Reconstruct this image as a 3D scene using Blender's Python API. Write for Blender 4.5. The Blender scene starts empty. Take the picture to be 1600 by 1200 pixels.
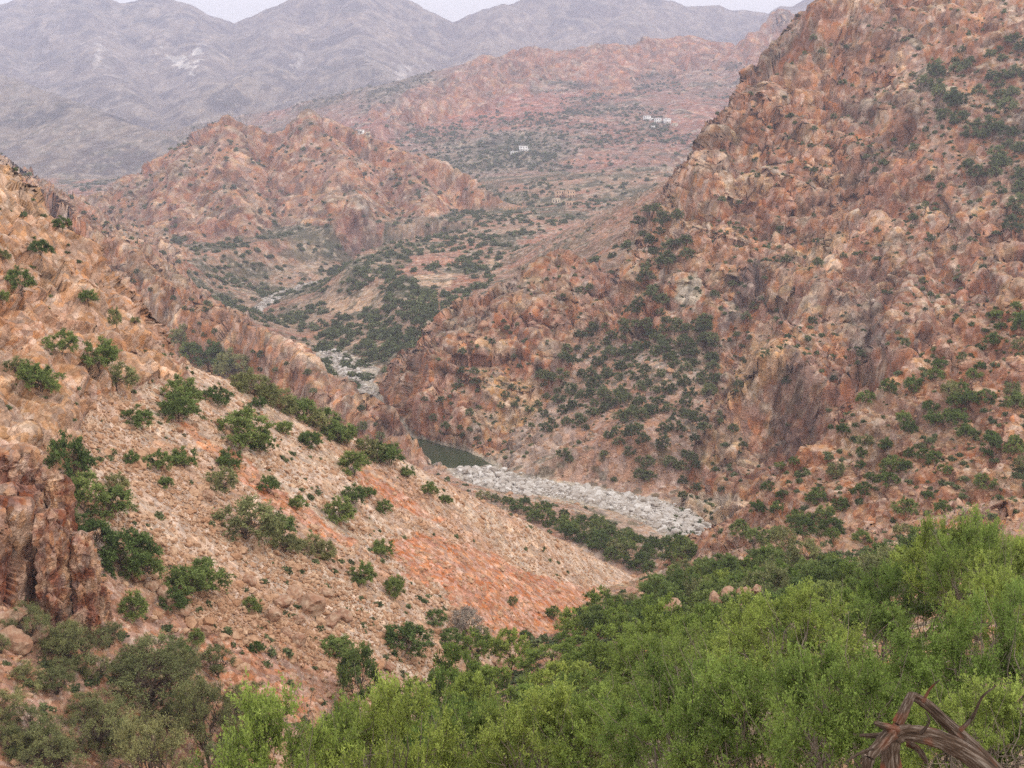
import bpy, math, random
import numpy as np
from mathutils import Vector, Matrix, Euler

# ------------------------------------------------------------------ camera, sky, sun, exposure
SC = bpy.context.scene
COL = SC.collection
R = math.radians
FPX, PITCH, IW, IH = 1750.0, R(11.0), 1600.0, 1200.0
CP, SP = math.cos(PITCH), math.sin(PITCH)

cam_data = bpy.data.cameras.new('camera')
cam_data.sensor_width = 36.0
cam_data.lens = FPX / IW * 36.0
cam_data.clip_start, cam_data.clip_end = 0.1, 30000.0
cam = bpy.data.objects.new('camera', cam_data)
cam.rotation_euler = (math.pi / 2 - PITCH, 0, 0)
COL.objects.link(cam)
SC.camera = cam

SUN_EL, SUN_AZ = R(50), R(112)          # azimuth clockwise from +Y (the view direction)
world = bpy.data.worlds.new('World')
SC.world = world
world.use_nodes = True
wn, wl = world.node_tree.nodes, world.node_tree.links
bg = wn['Background']
sky = wn.new('ShaderNodeTexSky')
sky.sky_type = 'NISHITA'
sky.sun_disc = False
sky.sun_elevation, sky.sun_rotation = SUN_EL, SUN_AZ
sky.dust_density, sky.air_density = 4.0, 1.0
ov = wn.new('ShaderNodeMix')
ov.data_type = 'RGBA'
ov.inputs[0].default_value = 0.86       # thin even cloud over the whole sky
ov.inputs[7].default_value = (15.2, 15.0, 15.0, 1)
wl.new(sky.outputs[0], ov.inputs[6])
wl.new(ov.outputs[2], bg.inputs[0])
bg.inputs[1].default_value = 0.13

sun_d = bpy.data.lights.new('sun', 'SUN')
sun_d.energy, sun_d.angle, sun_d.color = 1.5, R(10), (1.0, 0.95, 0.88)
sun = bpy.data.objects.new('sun', sun_d)
sun.rotation_euler = (math.pi / 2 - SUN_EL, 0, math.pi - SUN_AZ)
COL.objects.link(sun)

vs = SC.view_settings
vs.view_transform, vs.look, vs.gamma, vs.exposure = 'Standard', 'None', 1.0, 0.0
vs.use_curve_mapping = False
SC.render.engine = 'CYCLES'
cy = SC.cycles
cy.max_bounces, cy.diffuse_bounces, cy.glossy_bounces = 4, 2, 1
cy.transmission_bounces, cy.transparent_max_bounces, cy.volume_bounces = 3, 8, 1
cy.use_denoising = False
cy.denoiser = 'OPENIMAGEDENOISE'
cy.denoising_input_passes = 'RGB_ALBEDO_NORMAL'
cy.use_adaptive_sampling = False

# ------------------------------------------------------------------ pixel <-> world
def W(px, py, y):
    """the point on the ray through picture point (px, py) whose world Y is y"""
    a, b = (px - 800) / FPX, -(py - 600) / FPX
    d = Vector((a, CP + b * SP, -SP + b * CP))
    return d * (y / d.y)

def project(P):
    f = P[:, 1] * CP - P[:, 2] * SP
    u = P[:, 1] * SP + P[:, 2] * CP
    f = np.maximum(f, 1e-3)
    return 800 + FPX * P[:, 0] / f, 600 - FPX * u / f, f

# ------------------------------------------------------------------ noise
def _hash(ix, iy, iz, seed):
    h = (ix.astype(np.uint32) * np.uint32(0x8da6b343) + iy.astype(np.uint32) * np.uint32(0xd8163841)
         + iz.astype(np.uint32) * np.uint32(0xcb1ab31f) + np.uint32((seed * 0x9e3779b1) & 0xffffffff))
    h ^= h >> np.uint32(15); h *= np.uint32(0x2c1b3c6d); h ^= h >> np.uint32(12)
    h *= np.uint32(0x297a2d39); h ^= h >> np.uint32(15)
    return h

def _rnd(h):
    return (h >> np.uint32(8)).astype(np.float32) * np.float32(1.0 / 16777216.0)

def vnoise(x, y, z, seed=0):
    fx, fy, fz = np.floor(x), np.floor(y), np.floor(z)
    ix, iy, iz = fx.astype(np.int32), fy.astype(np.int32), fz.astype(np.int32)
    tx, ty, tz = (x - fx).astype(np.float32), (y - fy).astype(np.float32), (z - fz).astype(np.float32)
    tx = tx * tx * tx * (tx * (tx * 6 - 15) + 10)
    ty = ty * ty * ty * (ty * (ty * 6 - 15) + 10)
    tz = tz * tz * tz * (tz * (tz * 6 - 15) + 10)
    def c(a, b, d): return _rnd(_hash(ix + a, iy + b, iz + d, seed))
    x00 = c(0, 0, 0) * (1 - tx) + c(1, 0, 0) * tx
    x10 = c(0, 1, 0) * (1 - tx) + c(1, 1, 0) * tx
    x01 = c(0, 0, 1) * (1 - tx) + c(1, 0, 1) * tx
    x11 = c(0, 1, 1) * (1 - tx) + c(1, 1, 1) * tx
    return ((x00 * (1 - ty) + x10 * ty) * (1 - tz) + (x01 * (1 - ty) + x11 * ty) * tz) * 2 - 1

def fbm(P, size, octaves=4, seed=0, gain=0.5, ridged=False):
    out = np.zeros(len(P), np.float32); a = 1.0; tot = 0.0; s = 1.0 / size
    for k in range(octaves):
        n = vnoise(P[:, 0] * s, P[:, 1] * s, P[:, 2] * s, seed + k * 17)
        if ridged: n = 1 - 2 * np.abs(n)
        out += a * n; tot += a; a *= gain; s *= 2.03
    return out / tot

def worley(P, seed=0):
    F = np.floor(P); I = F.astype(np.int32); T = (P - F).astype(np.float32)
    n = len(P)
    f1 = np.full(n, 9, np.float32); f2 = np.full(n, 9, np.float32); cid = np.zeros(n, np.float32); tilt = np.zeros(n, np.float32)
    for dx in (-1, 0, 1):
        for dy in (-1, 0, 1):
            for dz in (-1, 0, 1):
                h = _hash(I[:, 0] + dx, I[:, 1] + dy, I[:, 2] + dz, seed)
                r = (h & np.uint32(1023)).astype(np.float32) / 1024
                g = ((h >> np.uint32(10)) & np.uint32(1023)).astype(np.float32) / 1024
                b = ((h >> np.uint32(20)) & np.uint32(1023)).astype(np.float32) / 1024
                ex, ey, ez = T[:, 0] - dx - r, T[:, 1] - dy - g, T[:, 2] - dz - b
                d = ex * ex + ey * ey + ez * ez
                m = d < f1
                f2 = np.where(m, f1, np.minimum(f2, d))
                cid = np.where(m, (r * 7.3 + g * 3.1 + b * 5.7) % 1.0, cid)
                tilt = np.where(m, ex * ((g * 13.7) % 1.0 - 0.5) + ey * ((b * 11.3) % 1.0 - 0.5) + ez * ((r * 17.9) % 1.0 - 0.3), tilt)
                f1 = np.where(m, d, f1)
    return np.sqrt(f1), np.sqrt(f2), cid, tilt

def sstep(a, b, x):
    t = np.clip((x - a) / (b - a), 0, 1)
    return t * t * (3 - 2 * t)

# ------------------------------------------------------------------ the lie of the land
def ridge(X, Y, pts, left, right, rnd=0.0):
    """height of a ridge whose crest runs through pts (picture x, picture y, distance).
    left / right of the way along it: (slope at the crest, slope at the foot, metres over which it eases)."""
    pts = [W(*p) for p in pts]
    out = np.full(X.shape, -1e5, np.float32)
    for a, b in zip(pts[:-1], pts[1:]):
        dx, dy, dz = b.x - a.x, b.y - a.y, b.z - a.z
        L2 = dx * dx + dy * dy + 1e-6
        t = np.clip(((X - a.x) * dx + (Y - a.y) * dy) / L2, 0, 1)
        qx, qy = X - a.x - t * dx, Y - a.y - t * dy
        d = np.sqrt(qx * qx + qy * qy)
        sn = (dx * qy - dy * qx) / (math.sqrt(L2) * d + 1e-3)
        wl_ = 0.5 + 0.5 * sn
        if rnd: d = np.sqrt(d * d + rnd * rnd) - rnd
        s1 = right[0] + (left[0] - right[0]) * wl_
        s2 = right[1] + (left[1] - right[1]) * wl_
        dc = right[2] + (left[2] - right[2]) * wl_
        z = a.z + t * dz - s2 * d - (s1 - s2) * dc * (1 - np.exp(-d / dc))
        out = np.maximum(out, z)
    return out

def pdist(X, Y, pts):
    """distance to a polyline of (x, y, z) and the z there"""
    best = np.full(X.shape, 1e9, np.float32); zz = np.zeros(X.shape, np.float32)
    for a, b in zip(pts[:-1], pts[1:]):
        dx, dy = b[0] - a[0], b[1] - a[1]
        t = np.clip(((X - a[0]) * dx + (Y - a[1]) * dy) / (dx * dx + dy * dy), 0, 1)
        d = np.hypot(X - a[0] - t * dx, Y - a[1] - t * dy)
        m = d < best
        zz = np.where(m, a[2] + t * (b[2] - a[2]), zz); best = np.where(m, d, best)
    return best, zz

def onz(px, py, z):
    """the point on the ray through (px, py) at height z"""
    p = W(px, py, 100.0)
    return tuple(p * (z / p.z))

RIVER = [onz(1098, 842, -104), onz(1000, 793, -103.5), onz(880, 768, -103), onz(765, 744, -101.2),
         onz(700, 714, -103.4), onz(655, 703, -103.6), onz(612, 690, -103), onz(588, 652, -102), onz(572, 612, -101),
         onz(535, 572, -100), onz(470, 520, -99), onz(400, 487, -98), onz(432, 462, -97), onz(455, 455, -96),
         onz(520, 436, -92), onz(640, 415, -86)]

# crest of the near left slope, where its plane meets the sight line
LEFT_CREST = []
for px, py in [(-500, -150), (-250, 90), (0, 278), (75, 338), (200, 455), (262, 556), (330, 585), (400, 602), (500, 655), (640, 728), (800, 805), (900, 855), (1000, 905), (1040, 922)]:
    p = W(px, py, 100.0)
    k = 49.5 / (-p.z - 0.775 * p.x)
    LEFT_CREST.append((p.x * k, p.y * k))
LCX = np.array([c[0] for c in LEFT_CREST]); LCY = np.array([c[1] for c in LEFT_CREST])

NEAR_SPUR = [(1900, 230, 240), (1750, 330, 230), (1600, 442, 220), (1470, 535, 215), (1350, 622, 210), (1270, 690, 205), (1200, 800, 200), (1120, 900, 192)]
M_RIB = [(1290, -10, 560), (1268, 92, 545), (1200, 145, 520), (1130, 205, 500), (1085, 290, 490), (1070, 345, 478), (1105, 430, 450), (1112, 500, 425), (1112, 600, 390), (1095, 690, 345), (1095, 760, 315), (1102, 850, 285)]
M_CREST = [(1330, -60, 580), (1450, -170, 620), (1650, -260, 640), (1900, -330, 640)]
M_RIBS = [
    [(1330, -60, 580), (1380, 90, 540), (1360, 230, 500), (1345, 310, 470), (1290, 420, 420), (1200, 560, 360), (1150, 690, 310), (1140, 800, 275)],
    [(1500, -190, 630), (1480, 190, 505), (1500, 290, 470), (1550, 420, 420), (1570, 520, 370)],
    [(1640, -260, 640), (1560, 140, 540), (1600, 240, 500), (1680, 400, 430)],
    [(1400, 300, 460), (1440, 420, 410), (1390, 520, 360), (1330, 620, 310)],
]
C_CREST = [(1075, 262, 760), (1015, 330, 640), (970, 395, 560), (930, 420, 520), (880, 412, 500), (820, 462, 470), (740, 520, 450), (680, 568, 436), (640, 604, 430)]
C_TOE = [(840, 590, 424), (770, 600, 424), (690, 606, 428), (648, 612, 430)]
TALUS = [(1072, 350, 540), (1080, 450, 470), (1050, 560, 410), (985, 680, 362), (960, 750, 340)]
G_CREST = [(-300, 60, 680), (-60, 235, 600), (60, 308, 560), (150, 362, 530), (232, 425, 500), (330, 498, 470), (420, 540, 440), (500, 592, 412), (560, 618, 398), (618, 638, 390), (640, 664, 388), (650, 694, 388)]
G2_CREST = [(-200, 180, 1050), (0, 270, 980), (150, 330, 900), (250, 385, 850), (330, 436, 825), (372, 474, 805)]
HILL = [(215, 385, 1080), (235, 318, 1150), (298, 222, 1230), (320, 190, 1250), (345, 180, 1255), (385, 196, 1250), (415, 236, 1225), (440, 208, 1240), (490, 184, 1250), (525, 196, 1245), (560, 212, 1230), (640, 240, 1200), (720, 278, 1150), (800, 312, 1110), (850, 338, 1080)]
HILL_RIBS = [[(345, 180, 1255), (372, 320, 1060), (425, 438, 890)], [(490, 184, 1250), (545, 290, 1090), (600, 370, 960)],
             [(300, 222, 1230), (285, 330, 1080), (330, 430, 920)], [(640, 240, 1200), (665, 320, 1070), (700, 375, 980)]]
TERRACE = [(490, 480, 760), (530, 458, 800), (600, 432, 830), (700, 398, 920), (850, 368, 980), (950, 338, 1060), (1010, 312, 1120), (1040, 260, 1300)]
H_CREST = [(520, 204, 1750), (575, 202, 1800), (620, 192, 1850), (665, 165, 1950), (725, 142, 2100), (765, 105, 2250), (800, 86, 2350), (835, 80, 2400), (870, 84, 2420), (900, 104, 2450), (922, 106, 2480), (936, 80, 2500), (1000, 70, 2500), (1045, 62, 2520), (1062, 78, 2540), (1090, 62, 2560), (1120, 66, 2600), (1165, 84, 2640)]
H2_CREST = [(1150, 150, 2200), (1168, 90, 2280), (1190, 50, 2320), (1222, 26, 2350), (1262, 34, 2400), (1330, 60, 2400)]
H_RIBS = [[(830, 80, 2400), (790, 160, 2080), (700, 250, 1650), (740, 300, 1350)], [(936, 80, 2500), (960, 165, 2100), (900, 250, 1600), (860, 300, 1280)],
          [(1090, 62, 2560), (1110, 160, 2050), (1040, 200, 1800), (960, 300, 1270)]]
FAR = [(-500, -10, 4700), (-200, 30, 4700), (-60, 26, 4700), (0, 12, 4700), (70, -8, 4700), (120, -16, 4750), (165, 0, 4750), (190, 8, 4750), (225, -4, 4800), (280, 4, 4800), (325, 28, 4850), (362, 46, 4900), (400, 34, 4900), (455, 2, 4900), (520, -30, 4950), (600, -8, 5000), (660, 22, 5050), (706, 38, 5100), (760, 16, 5100), (810, 4, 5150), (900, -14, 5200), (1000, -4, 5250), (1060, 12, 5300), (1140, 18, 5300), (1210, 24, 5300), (1240, 12, 5200), (1300, -20, 5200), (1500, -60, 5200), (1900, -60, 5200)]
FAR_RIBS = [[(120, -16, 4750), (150, 110, 3900), (240, 200, 3200)], [(455, 2, 4900), (420, 110, 4000), (390, 190, 3300)], [(560, -20, 4950), (560, 90, 4000), (620, 180, 3200)], [(280, 4, 4800), (330, 120, 4000), (300, 190, 3400)],
            [(790, 8, 5100), (740, 100, 4200), (700, 170, 3500)], [(1000, -4, 5250), (960, 60, 4500), (940, 130, 3700)], [(0, 12, 4700), (-20, 110, 3900)]]
F2_CREST = [(-350, 30, 2900), (-150, 80, 2800), (0, 128, 2700), (80, 152, 2600), (150, 176, 2450), (225, 204, 2300), (300, 240, 2150), (320, 262, 2050)]
FOOT = [(330, 190, 3300), (365, 140, 3350), (392, 124, 3400), (420, 150, 3350), (445, 200, 3200)]
FOOT2 = [(470, 190, 3000), (500, 150, 3150), (520, 140, 3200), (560, 180, 3100)]

REGION = ['near_hillside', 'scree_hillside', 'valley_floor', 'gorge_spur', 'middle_spur', 'rocky_mountain', 'twin_peak_hill', 'village_hillside', 'far_mountain_range', 'left_foothill']

def base_height(X, Y):
    X = X.astype(np.float32); Y = Y.astype(np.float32)
    P2 = np.stack([X, Y, np.zeros_like(X)], 1)
    # gentle wander so that no crest or gully runs dead straight
    amp = np.clip(Y, 20, 3000) * 0.012
    wob = np.clip(Y * 0.10, 14, 260)
    lw = np.log2(wob / 14.0)
    wx = np.zeros_like(X); wy = np.zeros_like(X)
    for k in range(6):
        wt = np.clip(1 - np.abs(lw - k), 0, 1)
        m = wt > 0
        if m.any():
            wx[m] += wt[m] * fbm(P2[m], 14.0 * 2 ** k, 2, 5 + k); wy[m] += wt[m] * fbm(P2[m], 14.0 * 2 ** k, 2, 55 + k)
    Xw, Yw = X + amp * wx, Y + amp * wy
    dr, zr = pdist(Xw, Yw, RIVER)
    L = []
    # 0 the slope the viewer stands on, with its rocky spur
    near = np.interp(Yw, [0, 10, 30, 60, 90, 120, 178, 205, 300, 7000], [-1.8, -8.2, -18, -32, -44, -53, -72, -84, -150, -5000]).astype(np.float32)
    near = near + np.where(Xw < 0, 0.48 * Xw, np.interp(Yw, [0, 40, 110], [0.42, 0.34, 0.22]) * Xw).astype(np.float32)
    near = np.maximum(near, ridge(Xw, Yw, NEAR_SPUR, (0.5, 0.42, 25), (1.5, 0.9, 25)))
    L.append(near)
    # 1 scree slope over the gully
    yc = np.interp(Xw, LCX, LCY)
    left = -49.5 - 0.775 * Xw - 0.62 * np.maximum(0, Yw - yc) - 0.004 * np.maximum(0, Yw - yc) ** 2
    left = np.where(Xw < -110, 35.75 - 0.3 * (-110 - Xw) * 0 , left) - 0.62 * np.where(Xw < -110, np.maximum(0, Yw - yc), 0)
    L.append(left)
    # 2 valley floor, benches, talus, terraces
    fl = zr - 1.5 + np.minimum(0.10 * np.maximum(0, dr - 9), 10 + 0.015 * dr)
    fl = fl + np.clip(Yw - 1000, 0, 4000) * 0.03
    fl = np.maximum(fl, ridge(Xw, Yw, TALUS, (0.5, 0.45, 30), (0.5, 0.5, 30), 10))
    fl = np.maximum(fl, ridge(Xw, Yw, TERRACE, (0.10, 0.08, 60), (0.16, 0.10, 60), 30))
    fl = np.maximum(fl, ridge(Xw, Yw, [(640, 745, 350), (720, 775, 320), (800, 800, 290), (900, 848, 258), (1020, 878, 250)], (0.25, 0.25, 20), (0.3, 0.3, 20), 6))
    L.append(fl)
    # 3 gorge wall on the left
    L.append(np.maximum(ridge(Xw, Yw, G_CREST, (0.9, 0.5, 30), (1.5, 0.7, 25)), ridge(Xw, Yw, G2_CREST, (0.6, 0.4, 40), (0.55, 0.4, 40))))
    # 4 spur on the other side of the pool
    L.append(np.maximum(ridge(Xw, Yw, C_CREST, (0.75, 0.5, 35), (0.7, 0.45, 25), 3), ridge(Xw, Yw, C_TOE, (1.2, 0.6, 12), (1.2, 0.6, 12), 4)))
    # 5 mountain on the right
    m = np.maximum(ridge(Xw, Yw, M_RIB[:7], (0.85, 0.7, 50), (1.9, 1.1, 40)), ridge(Xw, Yw, M_RIB[5:], (0.5, 0.4, 50), (1.9, 1.1, 40)))
    m = np.maximum(m, ridge(Xw, Yw, M_CREST, (2.4, 1.7, 60), (0.85, 0.62, 60)))
    for r_ in M_RIBS: m = np.maximum(m, ridge(Xw, Yw, r_, (0.6, 0.5, 25), (1.6, 1.2, 25), 3))
    L.append(m)
    # 6 twin peaks
    m = ridge(Xw, Yw, HILL, (0.8, 0.5, 60), (1.6, 0.58, 70), 4)
    for r_ in HILL_RIBS: m = np.maximum(m, ridge(Xw, Yw, r_, (0.9, 0.6, 40), (0.9, 0.6, 40), 6))
    L.append(m)
    # 7 hillside of the villages
    m = np.maximum(ridge(Xw, Yw, H_CREST, (0.8, 0.4, 100), (1.0, 0.19, 70), 8), ridge(Xw, Yw, H2_CREST, (1.0, 0.3, 120), (1.2, 0.3, 120), 8))
    for r_ in H_RIBS: m = np.maximum(m, ridge(Xw, Yw, r_, (0.30, 0.2, 100), (0.30, 0.2, 100), 25))
    L.append(m)
    # 8, 9 far ranges
    m = ridge(Xw, Yw, FAR, (0.8, 0.5, 300), (0.72, 0.36, 500), 20)
    for r_ in FAR_RIBS: m = np.maximum(m, ridge(Xw, Yw, r_, (0.62, 0.4, 200), (0.62, 0.4, 200), 30))
    m = np.maximum(m, ridge(Xw, Yw, FOOT, (0.6, 0.4, 150), (0.6, 0.4, 150), 20))
    m = np.maximum(m, ridge(Xw, Yw, FOOT2, (0.6, 0.4, 150), (0.6, 0.4, 150), 20))
    L.append(m)
    L.append(ridge(Xw, Yw, F2_CREST, (0.5, 0.4, 150), (0.45, 0.3, 200), 20))
    A = np.stack(L, 0)
    reg = A.argmax(0)
    # soft union: foot slopes ease into the ground they meet
    k = np.clip(Y * 0.012, 0.8, 30).astype(np.float32)
    z = A[0]
    for i in range(1, len(L)):
        h = np.maximum(k - np.abs(z - A[i]), 0) / k
        z = np.maximum(z, A[i]) + h * h * k * 0.25
    # the river has cut its bed down through everything
    wid = np.interp(Y, [200, 300, 400, 470, 550, 620, 700, 900], [8, 8, 8, 5, 9, 5, 4, 5]).astype(np.float32)
    e = np.maximum(0, dr - wid)
    gorge = sstep(345, 375, Y) * (1 - sstep(455, 520, Y))
    cut = zr + 0.02 * dr + 1e3 * sstep(1000, 1200, Y)
    cut += gorge * np.interp(e, [0, 2, 5, 12, 40, 1000], [0, 4, 12, 25, 100, 4000]).astype(np.float32)
    cut += (1 - gorge) * np.interp(e, [0, 10, 35, 60, 80, 1000], [0, 2.5, 10, 30, 120, 5000]).astype(np.float32)
    zc = np.minimum(z, cut)
    return np.maximum(zc, -128.0), reg, dr, cut - z

# ------------------------------------------------------------------ terrain mesh: a fan of radial profiles, denser where more can be seen
NA, NR = 820, 1150
AZ = np.linspace(-R(31), R(31), NA)
KR = 1600
rc = np.exp(np.linspace(math.log(2.0), math.log(6200.0), KR))
ac = np.linspace(AZ[0], AZ[-1], 220)
Ag, Rg = np.meshgrid(ac, rc, indexing='ij')
# distances are measured along the view direction so that rings are straight lines across it
Yg = Rg; Xg = Rg * np.tan(Ag)
hz, _, _, _ = base_height(Xg.ravel(), Yg.ravel())
hz = hz.reshape(Xg.shape)
f_ = Yg * CP - hz * SP
el = (Yg * SP + hz * CP) / f_
rm = np.maximum.accumulate(np.where(Yg < 6, -9, el), 1)
vis = np.diff(rm, axis=1) * FPX
vis = np.clip(vis, 0, 60) * (rm[:, 1:] > -0.36) * (rm[:, 1:] < 0.40)
wgt = vis * 1.0
ker = np.ones(25) / 25
for i in range(wgt.shape[0]): wgt[i] = np.convolve(wgt[i], ker, 'same')
pad = np.pad(wgt, ((3, 3), (0, 0)), 'edge')
wgt = sum(pad[i:i + wgt.shape[0]] for i in range(7)) / 7
wgt = wgt / wgt.sum(1, keepdims=True) * 0.75 + 0.25 / (KR - 1)
cum = np.concatenate([np.zeros((len(ac), 1)), np.cumsum(wgt, 1)], 1)
cum /= cum[:, -1:]
rad = np.stack([np.interp(np.linspace(0, 1, NR), cum[i], rc) for i in range(len(ac))])
fi = np.interp(AZ, ac, np.arange(len(ac))); i0 = np.clip(np.floor(fi).astype(int), 0, len(ac) - 2); tt = (fi - i0)[:, None]
RAD = rad[i0] * (1 - tt) + rad[i0 + 1] * tt
Yv = RAD; Xv = RAD * np.tan(AZ)[:, None]
Zb, REG, DRIV, CUTD = base_height(Xv.ravel(), Yv.ravel())
V = np.stack([Xv.ravel(), Yv.ravel(), Zb], 1).astype(np.float32)
REG = REG.copy()
DIST = np.hypot(V[:, 0], V[:, 1])

def grid_normals(V):
    G = V.reshape(NA, NR, 3)
    du = np.gradient(G, axis=0); dv = np.gradient(G, axis=1)
    n = np.cross(du, dv)
    n /= (np.linalg.norm(n, axis=2, keepdims=True) + 1e-9)
    n *= np.sign(n[:, :, 2:3] + 1e-9)
    return n.reshape(-1, 3).astype(np.float32)
NB = grid_normals(V)
PX, PY, _ = project(V)

def inpoly(px, py, poly):
    c = np.zeros(px.shape, bool); n = len(poly)
    for i in range(n):
        x0, y0 = poly[i]; x1, y1 = poly[i - 1]
        if y0 == y1: continue
        c ^= ((y0 > py) != (y1 > py)) & (px < (x1 - x0) * (py - y0) / (y1 - y0) + x0)
    return c

# ---- ruggedness: 1 on bare rock, low on scree, soil and fans
def soft_poly(poly, ragged=14.0, seed=3, size_px=40.0):
    s = DIST * size_px / FPX
    jx = np.zeros(len(V), np.float32); jy = np.zeros(len(V), np.float32)
    # ragged edge from noise whose grain follows the size of the ground, not the picture
    q = V / np.exp2(np.round(np.log2(s)))[:, None]
    jx = vnoise(q[:, 0], q[:, 1], q[:, 2], seed) + 0.5 * vnoise(q[:, 0] * 2.3, q[:, 1] * 2.3, q[:, 2] * 2.3, seed + 1)
    jy = vnoise(q[:, 0], q[:, 1], q[:, 2], seed + 9) + 0.5 * vnoise(q[:, 0] * 2.3, q[:, 1] * 2.3, q[:, 2] * 2.3, seed + 8)
    return inpoly(PX + ragged * jx, PY + ragged * jy, poly)

RUG0 = np.array([0.30, 0.07, 0.10, 0.95, 0.95, 1.0, 0.95, 0.30, 0.55, 0.4], np.float32)
c = RUG0[REG].copy()
big = fbm(V, 60.0, 3, 401)
M_cliff_left = soft_poly([(-200, 100), (0, 270), (110, 350), (215, 455), (285, 590), (215, 610), (160, 600), (130, 640), (115, 735), (60, 740), (-200, 800)], 16) & (REG == 1)
c[M_cliff_left] = 1.0
M_low_left = soft_poly([(-100, 690), (60, 700), (160, 830), (330, 985), (520, 1060), (560, 1100), (400, 1200), (-100, 1250)], 18) & (REG == 1)
c[M_low_left] = 0.32
k0 = REG == 0
c[k0] = 0.22 + 0.6 * (sstep(95, 150, DIST) * (1 - sstep(860, 930, PY)))[k0]
vh = REG == 7
c[vh] = np.where(soft_poly([(560, 190), (700, 130), (760, 80), (840, 60), (1000, 40), (1300, 0), (1300, 110), (1170, 120), (1140, 105), (1000, 120), (960, 165), (900, 130), (860, 130), (760, 170), (700, 190), (640, 200)], 12)[vh], 1.0, 0.30)
c[(REG == 5) & soft_poly([(1400, 60), (1440, 60), (1475, 190), (1530, 330), (1500, 320), (1440, 210)], 8)] = 0.2
M_bush_bench = (REG == 5) & soft_poly([(1440, 90), (1620, 60), (1620, 330), (1540, 340), (1490, 220)], 25)
c[M_bush_bench] *= 0.55
c[(REG == 4) & (V[:, 1] > 548)] = 0.25
river_bed = (DRIV < np.interp(V[:, 1], [200, 300, 400, 470, 550, 620, 700, 900], [8.5, 8.5, 9, 6, 13, 6, 4, 6])) & ((V[:, 1] < 610) | (V[:, 1] > 760)) & (V[:, 1] < 950) & (Zb < np.where(V[:, 1] < 480, -99.5, -90)) & (REG != 0)
c[river_bed] = 0.03
gw = (DRIV < 26) & (V[:, 1] > 370) & (V[:, 1] < 500) & ~river_bed
c[gw] = np.maximum(c[gw], 0.8)
# soften the change from rock to scree by averaging along the grid
Cg = c.reshape(NA, NR)
for _ in range(2):
    Pd = np.pad(Cg, 2, 'edge')
    Cg = sum(Pd[2 + i:2 + i + NA, 2 + j:2 + j + NR] for i in (-2, 0, 2) for j in (-2, 0, 2)) / 9
c = Cg.ravel().astype(np.float32)

# ---- beds of rock: the slope breaks into sheer risers and sloping treads, level with the dip of the strata
def tread(t, f=0.5, s=0.2):
    k = np.floor(t); u = t - k
    return k + np.where(u < f, u * s / f, s + (u - f) * (1 - s) / (1 - f))
for regs, sizes in (((0, 1), (6.0, 2.2)), ((3, 4, 5), (27.0, 9.0, 3.2)), ((6,), (40.0, 14.0)), ((7,), (55.0, 20.0))):
    m = np.isin(REG, regs) & (c > 0.4)
    q = V[m]; w = sstep(0.4, 0.75, c[m]) * sstep(0.40, 0.62, NB[m][:, 2])
    for H in sizes:
        lev = q[:, 2] + 0.30 * q[:, 0] - 0.12 * q[:, 1] + H * 1.1 * fbm(q, H * 3.5, 3, 311 + int(H)) + H * 0.35 * fbm(q, H * 0.8, 2, 331 + int(H))
        t = lev / H
        q[:, 2] += (0.6 if regs[0] == 0 else 0.5 if regs[0] == 6 else 0.85) * w * H * (tread(t) - t + 0.17)
    V[m] = q
NB = grid_normals(V)

# ---- relief, octave by octave, each only where it is larger than the grid there
D = np.zeros(len(V), np.float32)
TINT = np.zeros(len(V), np.float32)
lod = DIST * 0.0055
for k, size in enumerate([0.5, 1, 2, 4, 8, 16, 32, 64, 128, 256, 420]):
    w = sstep(1.2, 2.6, size / lod) * (1 - sstep(0.05, 0.13, size / DIST))
    m = w > 0.01
    if not m.any(): continue
    q = V[m] / size
    n = 1 - 2.2 * np.abs(vnoise(q[:, 0], q[:, 1], q[:, 2] * 0.7, 700 + k))
    n2 = vnoise(q[:, 0] * 1.3, q[:, 1] * 1.3, q[:, 2] * 1.3, 800 + k)
    far_ = 1.0 if size < 60 else 0.75
    D[m] += w[m] * size * (0.05 * n + 0.035 * n2) * c[m] * far_
    TINT[m] += w[m] * n2 * 0.5
# fractured blocks: each cell stands proud or back, joints between them sunk
CELL = np.zeros(len(V), np.float32)
ang = R(24)
for k, (size, lo, hi, amp) in enumerate([(2.4, 35, 230, 0.9), (6.5, 80, 900, 0.75), (19.0, 220, 2600, 0.45), (48.0, 300, 3000, 0.2)]):
    m = (DIST > lo * 0.8) & (DIST < hi * 1.2) & (c > 0.12)
    if not m.any(): continue
    w = sstep(lo * 0.8, lo * 1.3, DIST[m]) * (1 - sstep(hi * 0.7, hi * 1.2, DIST[m])) * c[m]
    q = V[m]; ang = R(24) if k % 2 == 0 else R(-14)
    u = q[:, 0] * math.cos(ang) + q[:, 2] * math.sin(ang); vv = -q[:, 0] * math.sin(ang) + q[:, 2] * math.cos(ang)
    warp = 0.35 * vnoise(q[:, 0] / size, q[:, 1] / size, q[:, 2] / size, 940 + k)
    Q = np.stack([u / size * 1.35 + warp * 0.6, q[:, 1] / size * 1.1 + warp * 0.6, vv / size * (0.22 if k == 2 else 0.38)], 1)
    f1, f2, cid, tilt = worley(Q, 900 + k)
    gap_ = f2 - f1; bev = sstep(0.0, 0.12 if k == 0 else 0.05, gap_)
    if k == 0: D[m] += amp * w * size * ((0.30 * (cid - 0.4) + 0.6 * tilt) * bev - 0.05 * np.exp(-(gap_ / 0.07) ** 2))
    else: D[m] += amp * w * size * (0.75 * tilt + 0.06 * (cid - 0.5) - 0.06 * np.exp(-(gap_ / 0.035) ** 2))
    CELL[m] += w * (cid - 0.5) * 0.8
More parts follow.
